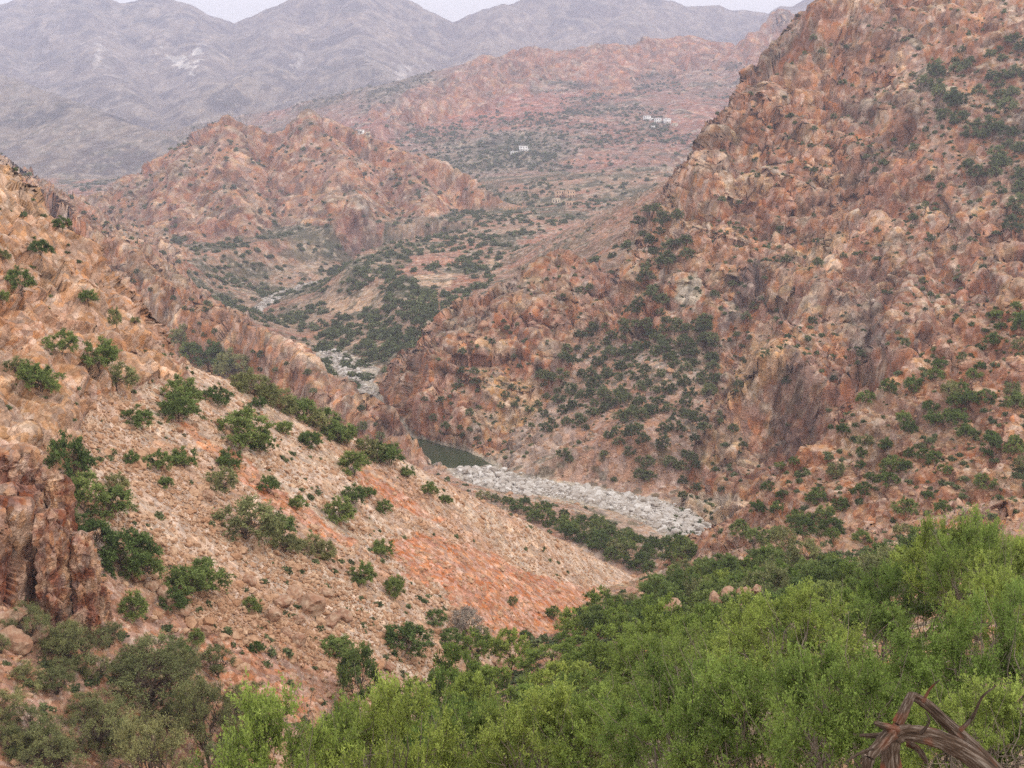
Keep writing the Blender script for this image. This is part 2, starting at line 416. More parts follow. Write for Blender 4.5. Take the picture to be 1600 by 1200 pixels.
# roughness at the grain of the grid
grain = np.exp2(np.round(np.log2(DIST * 0.0030)))[:, None].astype(np.float32)
q = V / grain; SP1 = vnoise(q[:, 0], q[:, 1], q[:, 2], 971)
q = V / (grain * 2.7); SP2 = vnoise(q[:, 0], q[:, 1], q[:, 2], 973)
q = V / (grain * 7.0); SP3 = vnoise(q[:, 0], q[:, 1], q[:, 2], 975)
D += grain[:, 0] * (0.25 * SP2 + 0.9 * SP3) * np.clip(c + 0.05, 0, 1)
m = V[:, 1] > 2000
D[m] += sstep(2000, 3400, V[m][:, 1]) * (26 * fbm(V[m], 520.0, 4, 977, ridged=True) + 7 * fbm(V[m], 170.0, 3, 979, ridged=True))
# ledges on the bigger walls
for size, lo, hi in []:
    m = (DIST > lo) & (DIST < hi) & (c > 0.5)
    q = V[m]
    t = (q[:, 2] + 0.22 * q[:, 0] + size * 0.8 * fbm(q, size * 3, 2, 77)) / size
    s = t - np.floor(t)
    D[m] += size * 0.16 * (np.where(s < 0.75, s / 0.75, (1 - s) / 0.25) - 0.5) * c[m]
ND = NB.copy(); ND[:, 2] = ND[:, 2] * 0.9 + 0.1
ND /= np.linalg.norm(ND, axis=1, keepdims=True)
V = V + ND * D[:, None]
V[:, 2] = np.maximum(V[:, 2], -129.5)
N1 = grid_normals(V)
PX, PY, PF = project(V)

# ---- colours of ground and rock
def rgb(h):
    v = [int(h[i:i + 2], 16) / 255 for i in (0, 2, 4)]
    return np.array([x / 12.92 if x < 0.04045 else ((x + 0.055) / 1.055) ** 2.4 for x in v], np.float32)
def mix(a, b, t): return a + (b - a) * np.clip(t, 0, 1)[:, None]
lat = fbm(V, 34.0, 4, 501); mid = fbm(V, 7.0, 3, 511); wide = fbm(V, 240.0, 4, 521); wide2 = fbm(V, 420.0, 5, 533)
nf = fbm(V, 1.4, 3, 541)
ROCK_A, ROCK_B, ROCK_C = rgb('b17852'), rgb('9a6042'), rgb('c19a70')
SOIL_RED, SOIL_ORANGE, SCREE, PALE, SCRUB, GREY = rgb('985f45'), rgb('a0684a'), rgb('a98c72'), rgb('b5a388'), rgb('4d5138'), rgb('75685f')
n_ = len(V)
tile = lambda col: np.repeat(col[None], n_, 0)
slope = N1[:, 2]
rock = mix(tile(ROCK_A), tile(ROCK_B), 0.5 + 0.9 * lat)
rock = mix(rock, tile(ROCK_C), 0.8 * sstep(0.1, 0.8, mid * 0.8 + CELL * 0.45 + 0.12))
rock = mix(rock, tile(GREY), 0.42 * sstep(0.15, 0.5, fbm(V, 22.0, 3, 551)))
soil = mix(tile(SCREE), tile(SOIL_RED), 0.45 + 0.9 * mid)
Cc = mix(soil, rock, sstep(0.2, 0.55, c))
# tops of ledges gather pale rubble, dust and low dry plants
Cc = mix(Cc, mix(tile(ROCK_C), tile(rgb('97906f')), 0.5 + nf), 0.34 * sstep(0.62, 0.9, slope) * sstep(0.3, 0.6, c))
mm = M_cliff_left & (c > 0.5)
Cc[mm] = mix(Cc, mix(tile(rgb('c39c74')), tile(rgb('a9744e')), 0.4 + 1.2 * lat + 0.5 * CELL), np.full(n_, 0.6, np.float32))[mm]
# valley floor and terraces
vf = REG == 2
fl_ = mix(tile(rgb('a08468')), tile(SOIL_ORANGE), 0.4 + 1.2 * lat)
fl_ = mix(fl_, tile(SCRUB), 0.8 * sstep(-0.15, 0.25, fbm(V, 30.0, 4, 561)))
tl_ = mix(tile(rgb('b0917a')), tile(rgb('a8795e')), 0.45 + 1.2 * lat)
fl_ = mix(fl_, tl_, 0.85 * (1 - sstep(480, 560, V[:, 1])))
Cc[vf] = fl_[vf]
# village hillside: red fields, grey-green scrub
vh_ = mix(tile(rgb('a8694f')), tile(rgb('8a7763')), 0.5 + 1.4 * wide)
vh_ = mix(vh_, tile(SCRUB), 0.6 * sstep(-0.08, 0.4, fbm(V, 130.0, 5, 571)))
k7 = (REG == 7)
Cc[k7] = mix(vh_, rock, sstep(0.45, 0.9, c))[k7]
# far ranges: grey-brown limestone with bands
band = np.sin((V[:, 2] + 0.12 * V[:, 0] + 60 * fbm(V, 500.0, 3, 581)) / 17.0)
fr_ = mix(tile(rgb('6f6862')), tile(rgb('87796d')), 0.5 + 1.3 * wide + 0.25 * band)
fr_ = mix(fr_, tile(rgb('525149')), 0.75 * sstep(-0.1, 0.4, wide2))
fr_ = mix(fr_, tile(rgb('b9a68f')), 0.6 * sstep(0.15, 0.5, fbm(V, 90.0, 4, 591, ridged=True)))
k8 = REG >= 8
Cc[k8] = fr_[k8] * np.where(REG[k8] == 9, 0.6, 0.72)[:, None]
scar = soft_poly([(246, 78), (276, 74), (296, 92), (322, 62), (310, 96), (296, 120), (284, 106), (268, 98)], 10, 31, 14) & (REG == 8)
scar &= fbm(V, 60.0, 3, 599) > -0.12
Cc[scar] = rgb('d8cfc2')
for pl in ([(466, 80), (474, 84), (462, 112), (455, 104)], [(618, 110), (640, 100), (636, 140), (624, 132)], [(150, 60), (164, 80), (156, 100), (146, 118)]):
    mm = soft_poly(pl, 8, 37, 12) & (REG == 8); Cc[mm] = Cc[mm] * 0.4 + rgb('cdc2b6') * 0.6
# scree slope: pale stones, red earth streaks
k1 = (REG == 1) & (c < 0.25)
fall = V.copy(); fall[:, 0] *= 0.12; fall[:, 2] *= 0.12
st = fbm(fall, 5.0, 4, 601)
scr = mix(tile(rgb('c0a083')), tile(rgb('b18363')), 0.40 + 1.1 * st)
scr = mix(scr, tile(rgb('c4a98c')), 0.6 * sstep(0.0, 0.5, fbm(V, 3.0, 3, 611)))
Cc[k1] = scr[k1]
RED = soft_poly([(262, 648), (300, 668), (400, 735), (470, 790), (560, 850), (545, 862), (440, 800), (350, 725)], 8, 41, 30) & (REG == 1)
RED |= soft_poly([(600, 850), (650, 828), (720, 850), (800, 880), (900, 915), (960, 935), (940, 960), (960, 985), (780, 1000), (700, 930), (640, 900)], 10, 43, 30) & (REG == 1)
RED |= soft_poly([(560, 730), (640, 775), (700, 815), (690, 822), (600, 780), (555, 745)], 8, 45, 30) & (REG == 1)
RED4 = soft_poly([(330, 975), (430, 985), (560, 1060), (500, 1130), (380, 1120), (300, 1010)], 22, 47, 40) & (REG == 1)
Cc[RED] = mix(tile(rgb('ba7146')), tile(rgb('bd8d68')), 0.25 + 0.9 * nf)[RED]
Cc[RED4] = Cc[RED4] * 0.45 + rgb('b4754f') * 0.55
# named patches
pale_fan = soft_poly([(1062, 440), (1085, 425), (1098, 440), (1090, 470), (1066, 478), (1055, 465)], 4, 51, 12) & (REG != 7)
Cc[pale_fan] = rgb('c3ad90')
orange_fields = (soft_poly([(640, 402), (690, 392), (735, 396), (700, 412), (640, 418)], 5, 53, 20) | soft_poly([(800, 380), (880, 352), (950, 345), (930, 370), (850, 388)], 6, 55, 20)
                 | soft_poly([(850, 420), (960, 418), (970, 455), (900, 470), (880, 440)], 6, 57, 20)) & (V[:, 1] > 440) & (V[:, 1] < 1300)
Cc[orange_fields] = mix(tile(rgb('a3684c')), tile(rgb('ab8065')), 0.5 + 1.5 * nf)[orange_fields]
pale_fields = (soft_poly([(650, 432), (712, 428), (705, 446), (655, 446)], 4, 58, 16) | soft_poly([(755, 408), (800, 402), (880, 392), (870, 402), (770, 418)], 4, 59, 16) | soft_poly([(510, 470), (600, 445), (600, 478), (520, 492)], 8, 60, 20)) & (V[:, 1] > 560) & (V[:, 1] < 1300)
Cc[pale_fields] = mix(tile(rgb('c4a481')), tile(rgb('b88a66')), 0.4 + nf)[pale_fields]
red_fields = soft_poly([(1040, 165), (1110, 155), (1170, 150), (1130, 215), (1050, 205)], 8, 61, 20) & k7
Cc[red_fields] = mix(tile(rgb('a8674c')), tile(rgb('9a7058')), 0.5 + nf)[red_fields]
gl = soft_poly([(1408, 60), (1428, 62), (1445, 130), (1476, 190), (1478, 212), (1455, 190), (1425, 120)], 4, 63, 14) & (REG == 5)
Cc[gl] = rgb('a67f68')
greyslab = soft_poly([(1160, 420), (1195, 395), (1200, 450), (1150, 510), (1118, 515)], 10, 65, 20) & (REG == 5)
Cc[greyslab] = Cc[greyslab] * 0.35 + rgb('7d6c66') * 0.65
greysl2 = soft_poly([(1320, 470), (1370, 455), (1390, 540), (1330, 560)], 12, 66, 20) & (REG == 5)
Cc[greysl2] = Cc[greysl2] * 0.5 + rgb('83766e') * 0.5
sp4 = (REG == 4) & (V[:, 1] > 535)
Cc[sp4] = mix(mix(tile(rgb('a88468')), tile(rgb('9f6c50')), 0.5 + 1.2 * lat), tile(SCRUB), 0.5 * sstep(-0.1, 0.3, fbm(V, 18.0, 3, 565)))[sp4]
yel = (soft_poly([(740, 580), (840, 600), (850, 650), (760, 680), (780, 640)], 12, 67, 24) | soft_poly([(1165, 540), (1215, 520), (1240, 580), (1180, 610), (1120, 640)], 12, 69, 24)) & (REG >= 4) & (REG <= 5)
Cc[yel] = Cc[yel] * 0.4 + rgb('c79c69') * 0.6
# the river bed: washed pale stone
Cc[river_bed] = mix(mix(tile(rgb('8f867a')), tile(rgb('746a5e')), 0.5 + nf), tile(rgb('b0a18b')), sstep(3.5, 7.5, DRIV + 2 * mid))[river_bed]
bank = (DRIV < 22) & (V[:, 1] < 340) & ~river_bed & (REG != 0) & (REG != 1)
Cc[bank] = mix(Cc, tile(rgb('b9a68c')), 0.5 + lat)[bank]
# near ground: red earth and rubble under the trees
k0 = (REG == 0) & (c < 0.6)
Cc[k0] = mix(tile(rgb('a9714f')), tile(rgb('8e7a5c')), 0.5 + mid)[k0]
dry = (REG != 1) & (REG != 0) & ~river_bed
tuft = sstep(0.32, 0.5, SP2 + 0.5 * SP3) * dry * np.where(c > 0.5, 0.45, 0.7)
Cc = mix(Cc, tile(rgb('4a4d38')), tuft * (1 - 0.4 * (REG >= 8)))
q = V / grain; SP1 = vnoise(q[:, 0], q[:, 1], q[:, 2], 971); q = V / (grain * 2.7); SP2 = vnoise(q[:, 0], q[:, 1], q[:, 2], 973)
chip = sstep(0.35, 0.6, SP1 + 0.4 * SP3) * np.where(REG == 0, 0.3, 0.45)
Cc = mix(Cc, tile(rgb('bda78f')), chip * (1 - 0.5 * (REG >= 8)))
vary = 0.84 * (1 + 0.26 * np.clip(CELL, -1, 1) + 0.16 * nf + 0.10 * TINT.clip(-1, 1) + 0.16 * SP1 + 0.18 * SP2)
Cc = np.clip(Cc * vary[:, None], 0.01, 0.9)

# ------------------------------------------------------------------ materials
def new_mat(name):
    m = bpy.data.materials.new(name); m.use_nodes = True
    nt = m.node_tree
    return m, nt.nodes, nt.links, nt.nodes['Principled BSDF']

def ground_mat(name, g, gain=1.0):
    """rock and earth; g: size in metres of the smallest grain that shows at that distance"""
    m, n, l, b = new_mat(name)
    a = n.new('ShaderNodeAttribute'); a.attribute_name = 'ground_colour'
    p = n.new('ShaderNodeNewGeometry')
    mp = n.new('ShaderNodeMapping'); mp.inputs['Rotation'].default_value = (R(8), R(24), R(15)); mp.inputs['Scale'].default_value = (1.2, 1.0, 0.6)
    l.new(p.outputs['Position'], mp.inputs['Vector'])
    nz = n.new('ShaderNodeTexNoise'); nz.inputs['Scale'].default_value = 0.55 / g; nz.inputs['Detail'].default_value = 4; nz.inputs['Roughness'].default_value = 0.72
    l.new(p.outputs['Position'], nz.inputs['Vector'])
    wv = n.new('ShaderNodeVectorMath'); wv.operation = 'MULTIPLY_ADD'; wv.inputs[1].default_value = (1.1 * g,) * 3
    l.new(nz.outputs['Color'], wv.inputs[0]); l.new(mp.outputs[0], wv.inputs[2])
    def math_(op, x, y):
        q = n.new('ShaderNodeMath'); q.operation = op
        for i, v in enumerate((x, y)):
            if isinstance(v, (int, float)): q.inputs[i].default_value = v
            else: l.new(v, q.inputs[i])
        return q.outputs[0]
    vals = []
    for sc in (2.6, 8.0):
        vo = n.new('ShaderNodeTexVoronoi'); vo.inputs['Scale'].default_value = 1.0 / (sc * g); l.new(wv.outputs[0], vo.inputs['Vector'])
        sp = n.new('ShaderNodeSeparateColor'); l.new(vo.outputs['Color'], sp.inputs[0]); vals.append(sp)
    rug = a.outputs['Alpha']
    # value: grain, and the tone of each block of rock
    v1 = math_('MULTIPLY', math_('SUBTRACT', nz.outputs['Fac'], 0.5), 1.5 * gain)
    v2 = math_('MULTIPLY', math_('SUBTRACT', vals[0].outputs[0], 0.5), 0.62)
    v3 = math_('MULTIPLY', math_('SUBTRACT', vals[1].outputs[0], 0.5), 0.40)
    val = math_('ADD', math_('ADD', v1, math_('ADD', v2, math_('MULTIPLY', v3, rug))), 1.22)
    hv = n.new('ShaderNodeHueSaturation'); l.new(val, hv.inputs['Value']); l.new(a.outputs['Color'], hv.inputs['Color'])
    l.new(math_('ADD', math_('MULTIPLY', vals[0].outputs[1], 0.34), 0.70), hv.inputs['Saturation'])
    l.new(hv.outputs[0], b.inputs['Base Color'])
    h = math_('ADD', math_('MULTIPLY', nz.outputs['Fac'], 1.6), math_('ADD', math_('MULTIPLY', vals[0].outputs[2], 0.9), math_('MULTIPLY', math_('MULTIPLY', vals[1].outputs[2], 1.6), rug)))
    bp = n.new('ShaderNodeBump'); bp.inputs['Strength'].default_value = 0.85 * gain; bp.inputs['Distance'].default_value = g * 1.3
    l.new(h, bp.inputs['Height']); l.new(bp.outputs[0], b.inputs['Normal'])
    b.inputs['Roughness'].default_value = 0.95
    b.inputs['Specular IOR Level'].default_value = 0.12
    return m
GRAIN = [0.42, 0.26, 1.0, 1.1, 1.0, 0.95, 2.8, 4.5, 10.0, 6.0]
GROUNDS = [ground_mat('rock_and_earth', g, 0.55 if i >= 8 else 1.0) for i, g in enumerate(GRAIN)]

# ------------------------------------------------------------------ terrain objects, one for each hill
def mesh_from(name, verts, faces, mat=None, smooth=False):
    """faces: int array (n, 3) or (n, 4)"""
    me = bpy.data.meshes.new(name)
    verts = np.ascontiguousarray(verts, np.float32); faces = np.ascontiguousarray(faces, np.int32)
    k = faces.shape[1]
    me.vertices.add(len(verts)); me.vertices.foreach_set('co', verts.ravel())
    me.loops.add(faces.size); me.loops.foreach_set('vertex_index', faces.ravel())
    me.polygons.add(len(faces)); me.polygons.foreach_set('loop_start', np.arange(0, faces.size, k, dtype=np.int32))
    if smooth: me.polygons.foreach_set('use_smooth', np.ones(len(faces), bool))
    me.update(calc_edges=True)
    if mat: me.materials.append(mat)
    return me

def put(name, me, label=None, cat=None, group=None, kind=None, parent=None, loc=None, rot=None, scale=None):
    o = bpy.data.objects.new(name, me); COL.objects.link(o)
    if label: o['label'] = label
    if cat: o['category'] = cat
    if group: o['group'] = group
    if kind: o['kind'] = kind
    if parent: o.parent = parent
    if loc is not None: o.location = loc
    if rot is not None: o.rotation_euler = rot
    if scale is not None: o.scale = scale if hasattr(scale, '__len__') else (scale,) * 3
    return o

idx = np.arange(NA * NR).reshape(NA, NR)
Q = np.stack([idx[:-1, :-1], idx[1:, :-1], idx[1:, 1:], idx[:-1, 1:]], -1).reshape(-1, 4)
QR = REG[Q[:, 0]]
HILL_LABEL = ['near hillside under the foreground trees, rising to a rocky spur', 'steep orange scree hillside with cliffs at its upper left',
              'valley floor with stony river bed, talus and terraced fields', 'red rock spur forming the near wall of the gorge left of the pool',
              'red rock spur above the green pool, centre of the valley', 'high craggy red mountain filling the right side',
              'hazy red hill with two rounded rocky peaks', 'scrubby hillside with the distant white villages, cliffs along its crest',
              'far blue-grey mountain range under the white sky', 'dark hazy foothill at the left below the far range']
for r_ in range(10):
    f = Q[QR == r_]
    if not len(f): continue
    u, inv = np.unique(f, return_inverse=True)
    me = mesh_from(REGION[r_], V[u], inv.reshape(-1, 4), GROUNDS[r_])
    at = me.attributes.new('ground_colour', 'FLOAT_COLOR', 'POINT')
    at.data.foreach_set('color', np.concatenate([Cc[u], np.clip(c[u], 0, 1)[:, None]], 1).astype(np.float32).ravel())
    put(REGION[r_], me, HILL_LABEL[r_], kind='structure')

# ------------------------------------------------------------------ haze
def haze():
    x0, x1, y0, y1, z0, z1 = -4600, 4600, -60, 6500, -131, 860
    v = [(x, y, z) for x in (x0, x1) for y in (y0, y1) for z in (z0, z1)]
    me = mesh_from('haze', np.array(v), np.array([(0, 1, 3, 2), (4, 6, 7, 5), (0, 4, 5, 1), (2, 3, 7, 6), (0, 2, 6, 4), (1, 5, 7, 3)]))
    m = bpy.data.materials.new('haze'); m.use_nodes = True
    nt = m.node_tree; nt.nodes.remove(nt.nodes['Principled BSDF'])
    pv = nt.nodes.new('ShaderNodeVolumePrincipled')
    pv.inputs['Density'].default_value = HAZE_DENSITY
    pv.inputs['Color'].default_value = (0.56, 0.57, 0.71, 1)
    pv.inputs['Anisotropy'].default_value = 0.0
    nt.links.new(pv.outputs[0], nt.nodes['Material Output'].inputs['Volume'])
    me.materials.append(m)
    put('haze', me, 'pale haze thickening over the far valley and mountains', 'haze', kind='stuff')
HAZE_DENSITY = 0.00024
haze()

# ------------------------------------------------------------------ where a picture point meets the ground
BIN = 4
_nb = (int(IW // BIN), int(IH // BIN))
_ok = (PX >= 0) & (PX < IW) & (PY >= 0) & (PY < IH) & (DIST > 6)
_i = np.nonzero(_ok)[0]
_cell = (PY[_i] // BIN).astype(int) * _nb[0] + (PX[_i] // BIN).astype(int)
_o = np.lexsort((PF[_i], _cell))
_cs = _cell[_o]; _first = np.concatenate([[True], _cs[1:] != _cs[:-1]])
GB = np.full(_nb[0] * _nb[1], -1, np.int64); GB[_cs[_first]] = _i[_o][_first]
# nearest surface wins over holes it leaves between grid lines: a 3 x 3 minimum of depth
def ground_at(px, py, maxr=4):
    cx, cy_ = int(px // BIN), int(py // BIN)
    for r_ in range(maxr):
        best, bd = -1, 1e18
        for y in range(max(0, cy_ - r_), min(_nb[1], cy_ + r_ + 1)):
            for x in range(max(0, cx - r_), min(_nb[0], cx + r_ + 1)):
                k = GB[y * _nb[0] + x]
                if k >= 0 and PF[k] < bd: bd = PF[k]; best = k
        if best >= 0 and r_ >= 1: return best
    return best
def height_at(x, y):
    z, _, _, _ = base_height(np.array([x], np.float32), np.array([y], np.float32))
    return float(z[0])

RNG = random.Random(7)
# ------------------------------------------------------------------ tubes and foliage
def tube(path, radii, sides):
    path = np.asarray(path, np.float32); n = len(path)
    t = np.gradient(path, axis=0); t /= np.linalg.norm(t, axis=1, keepdims=True) + 1e-9
    ref = np.where(np.abs(t[:, 2:3]) > 0.9, np.array([[1.0, 0, 0]]), np.array([[0, 0, 1.0]]))
    u = np.cross(t, ref); u /= np.linalg.norm(u, axis=1, keepdims=True) + 1e-9
    w = np.cross(t, u)
    a = np.linspace(0, 2 * math.pi, sides, endpoint=False)
    r_ = np.asarray(radii, np.float32)[:, None, None]
    v = path[:, None] + r_ * (np.cos(a)[None, :, None] * u[:, None] + np.sin(a)[None, :, None] * w[:, None])
    i = np.arange(n - 1)[:, None] * sides; j = np.arange(sides)[None]; j2 = (j + 1) % sides
    f = np.stack([i + j, i + j2, i + sides + j2, i + sides + j], -1).reshape(-1, 4)
    return v.reshape(-1, 3), f

class Soup:
    def __init__(s): s.v, s.f, s.n = [], [], 0
    def add(s, v, f): s.v.append(v); s.f.append(f + s.n); s.n += len(v)
    def mesh(s, name, mat, smooth=True): return mesh_from(name, np.concatenate(s.v), np.concatenate(s.f), mat, smooth)

def wiggle(rs, a, b, n, amt):
    a, b = np.asarray(a, float), np.asarray(b, float)
    t = np.linspace(0, 1, n)[:, None]
    L = np.linalg.norm(b - a)
    p = a + (b - a) * t + rs.normal(0, amt * L, (n, 3)) * (np.sin(t * math.pi))
    return p

def build_tree(seed, height, radius, base, clusters, twigs, leaves, leaf, trunk_r, leaf_mat, bark_mat, name, spread=0.34, droop=0.0, dense=True, flat=0.8, bare=0):
    """trunk mesh and crown mesh of one tree, standing on the origin"""
    rs = np.random.RandomState(seed)
    S = Soup()
    cz0 = height * base; ch = height - cz0
    # ends of the boughs, spread through an uneven dome
    pts = []
    lobes = rs.normal(0, 1, (6, 3)); lobes /= np.linalg.norm(lobes, axis=1, keepdims=True)
    lw = rs.uniform(-0.28, 0.30, 6)
    while len(pts) < clusters:
        d = rs.normal(0, 1, 3); d /= np.linalg.norm(d)
        if d[2] < -0.35: continue
        k = 1 + float((lw * np.maximum(0, lobes @ d) ** 3).sum())
        q = d * (rs.uniform(0.25, 1) ** 0.45) * k * 0.86
        p = np.array([q[0] * radius, q[1] * radius, cz0 + ch * (0.36 + 0.58 * q[2] * flat / 0.8)])
        if p[2] < cz0 * 0.6: continue
        pts.append(p)
    pts = np.array(pts)
    stems = max(2, clusters // 14) if clusters > 12 else 2
    stems = min(stems, 6)
    fork = np.array([rs.normal(0, 0.05) * radius, rs.normal(0, 0.05) * radius, max(0.12 * height, cz0 * 0.55)])
    foot = np.array([0, 0, -0.12 * height])
    S.add(*tube(wiggle(rs, foot, fork, 5, 0.05), np.linspace(trunk_r * 1.25, trunk_r * 0.9, 5), 7))
    lab = rs.randint(0, stems, clusters)
    ang0 = np.arctan2(pts[:, 1], pts[:, 0])
    lab = (((ang0 + math.pi) / (2 * math.pi) * stems).astype(int)) % stems
    for s_ in range(stems):
        mem = pts[lab == s_]
        if not len(mem): continue
        cen = mem.mean(0); cen = fork + (cen - fork) * 0.75
        path = wiggle(rs, fork, cen, 6, 0.09)
        S.add(*tube(path, np.linspace(trunk_r * 0.75, trunk_r * 0.36, 6), 6))
        for p in mem:
            a = path[rs.randint(2, 6)]
            S.add(*tube(wiggle(rs, a, p, 5, 0.08), np.linspace(trunk_r * 0.3, trunk_r * 0.07, 5), 4))
    for b_ in range(bare):
        d = rs.normal(0, 1, 3); d[2] = abs(d[2]) + 0.3; d /= np.linalg.norm(d)
        e = np.array([d[0] * radius * 1.15, d[1] * radius * 1.15, cz0 + ch * (0.45 + 0.6 * d[2])])
        S.add(*tube(wiggle(rs, fork, e, 9, 0.05), np.linspace(trunk_r * 0.25, trunk_r * 0.04, 9), 4))
    # twigs and leaves
    C = np.repeat(pts, twigs, 0); nt = len(C)
    out = C - np.array([0, 0, cz0 + ch * 0.2]); out /= np.linalg.norm(out, axis=1, keepdims=True) + 1e-6
    dirs = out * 0.55 + rs.normal(0, 0.62, (nt, 3)) + np.array([0, 0, 0.25 - droop]); dirs /= np.linalg.norm(dirs, axis=1, keepdims=True)
    Lt = radius * spread * rs.uniform(0.55, 1.25, (nt, 1))
    side = np.cross(dirs, rs.normal(0, 1, (nt, 3))); side /= np.linalg.norm(side, axis=1, keepdims=True) + 1e-6
    bend = side * Lt * rs.uniform(-0.25, 0.25, (nt, 1)) + np.array([0, 0, -0.12]) * Lt
    if twigs * clusters <= 2600 and leaf < 0.12:
        for i in range(nt):
            t = np.array([[0], [0.5], [1.0]])
            S.add(*tube(C[i] + dirs[i] * Lt[i] * t + bend[i] * t * t, [trunk_r * 0.05, trunk_r * 0.035, trunk_r * 0.012], 3))
    t = rs.uniform(0.05, 1.05, (nt, leaves, 1)) ** 0.8
    P = C[:, None] + dirs[:, None] * Lt[:, None] * t + bend[:, None] * t * t
    P = P + rs.normal(0, 1, P.shape) * (radius * spread * (0.10 if dense else 0.06))
    P = P.reshape(-1, 3)
    P[:, 2] = np.maximum(P[:, 2], 0.04 * height)
    n = len(P)
    ld = np.repeat(dirs, leaves, 0) * 0.6 + rs.normal(0, 0.7, (n, 3)); ld /= np.linalg.norm(ld, axis=1, keepdims=True)
    ls = np.cross(ld, rs.normal(0, 1, (n, 3))); ls /= np.linalg.norm(ls, axis=1, keepdims=True) + 1e-6
    sz = leaf * rs.uniform(0.6, 1.35, (n, 1))
    v = np.stack([P - ls * sz * 0.30, P + ls * sz * 0.30, P + ld * sz], 1).reshape(-1, 3)
    f = np.arange(n * 3).reshape(-1, 3)
    cm = mesh_from(name + '_crown', v, f, leaf_mat)
    # tone of each leaf: fresh growth at the tips of the boughs, older leaves within
    tone = np.clip(0.5 + 0.35 * (np.repeat(rs.normal(0, 0.6, clusters), twigs * leaves)) + rs.normal(0, 0.22, n) + 0.25 * (t.reshape(-1) - 0.5), 0, 1)
    at = cm.attributes.new('tone', 'FLOAT', 'FACE'); at.data.foreach_set('value', tone.astype(np.float32))
    tm = S.mesh(name + '_trunk', bark_mat)
    return tm, cm

def leaf_mat(name, dark, light, trans=0.35, vary=0.25):
    m, n, l, b = new_mat(name)
    a = n.new('ShaderNodeAttribute'); a.attribute_name = 'tone'
    oi = n.new('ShaderNodeObjectInfo')
    mx = n.new('ShaderNodeMix'); mx.data_type = 'RGBA'
    mx.inputs[6].default_value = (*rgb(dark), 1); mx.inputs[7].default_value = (*rgb(light), 1)
    l.new(a.outputs['Fac'], mx.inputs[0])
    hv = n.new('ShaderNodeHueSaturation')
    mr = n.new('ShaderNodeMapRange'); mr.inputs[3].default_value, mr.inputs[4].default_value = 1 - vary, 1 + vary
    l.new(oi.outputs['Random'], mr.inputs[0]); l.new(mr.outputs[0], hv.inputs['Value'])
    m3 = n.new('ShaderNodeMath'); m3.operation = 'MULTIPLY_ADD'; m3.inputs[1].default_value = -0.035; m3.inputs[2].default_value = 0.512
    l.new(oi.outputs['Random'], m3.inputs[0]); l.new(m3.outputs[0], hv.inputs['Hue'])
    l.new(mx.outputs[2], hv.inputs['Color'])
    l.new(hv.outputs[0], b.inputs['Base Color'])
    b.inputs['Roughness'].default_value = 0.7; b.inputs['Specular IOR Level'].default_value = 0.2
    tr = n.new('ShaderNodeBsdfTranslucent'); l.new(hv.outputs[0], tr.inputs['Color'])
    ms = n.new('ShaderNodeMixShader'); ms.inputs[0].default_value = trans
    l.new(b.outputs[0], ms.inputs[1]); l.new(tr.outputs[0], ms.inputs[2]); l.new(ms.outputs[0], n['Material Output'].inputs['Surface'])
    return m

def bark(name, c1, c2, scale=14.0):
    m, n, l, b = new_mat(name)
    tc = n.new('ShaderNodeTexCoord'); nz = n.new('ShaderNodeTexNoise'); nz.inputs['Scale'].default_value = scale; nz.inputs['Detail'].default_value = 5
    l.new(tc.outputs['Object'], nz.inputs['Vector'])
    mx = n.new('ShaderNodeMix'); mx.data_type = 'RGBA'; mx.inputs[6].default_value = (*rgb(c1), 1); mx.inputs[7].default_value = (*rgb(c2), 1)
    l.new(nz.outputs['Fac'], mx.inputs[0]); l.new(mx.outputs[2], b.inputs['Base Color'])
    bp = n.new('ShaderNodeBump'); bp.inputs['Distance'].default_value = 0.02; l.new(nz.outputs['Fac'], bp.inputs['Height']); l.new(bp.outputs[0], b.inputs['Normal'])
    b.inputs['Roughness'].default_value = 0.95; b.inputs['Specular IOR Level'].default_value = 0.1
    return m
L_BRIGHT = leaf_mat('feathery_leaf', '4f622a', '90a44f', 0.34, 0.26)
L_MID = leaf_mat('shrub_leaf', '4a5c2e', '7f9150', 0.32, 0.3)
L_OLIVE = leaf_mat('olive_leaf', '5a5e3a', '979a64', 0.3, 0.2)
L_DARK = leaf_mat('dark_leaf', '465236', '7c8759', 0.3, 0.3)
L_GREY = leaf_mat('dry_twig', '8a8075', 'aaa08e', 0.1, 0.1)
BARK = bark('bark', '3a2f27', '6f6052')
BARK_G = bark('pale_bark', '6a5d52', '998b7c')

# kinds of tree: (trunk mesh, crown mesh, its height, its radius)
def kinds(n, name, seed, **kw):
    return [build_tree(seed + i, name=name, **kw) + (kw['height'], kw['radius']) for i in range(n)]
K_FEATHER = kinds(4, 'feathery_tree', 11, height=4.6, radius=2.7, base=0.22, clusters=64, twigs=17, leaves=40, leaf=0.062, trunk_r=0.10, leaf_mat=L_BRIGHT, bark_mat=BARK_G, spread=0.225, dense=False, bare=9)
K_OLIVE = kinds(3, 'olive_tree', 31, height=5.0, radius=2.8, base=0.3, clusters=44, twigs=14, leaves=26, leaf=0.085, trunk_r=0.15, leaf_mat=L_OLIVE, bark_mat=BARK, spread=0.23, flat=0.9, bare=9)
K_GULLY = kinds(4, 'gully_tree', 51, height=4.4, radius=2.5, base=0.16, clusters=46, twigs=10, leaves=24, leaf=0.14, trunk_r=0.10, leaf_mat=L_BRIGHT, bark_mat=BARK, spread=0.23, bare=3)
K_SHRUB = kinds(6, 'slope_shrub', 71, height=3.4, radius=1.9, base=0.08, clusters=40, twigs=9, leaves=20, leaf=0.16, trunk_r=0.08, leaf_mat=L_MID, bark_mat=BARK, spread=0.30)
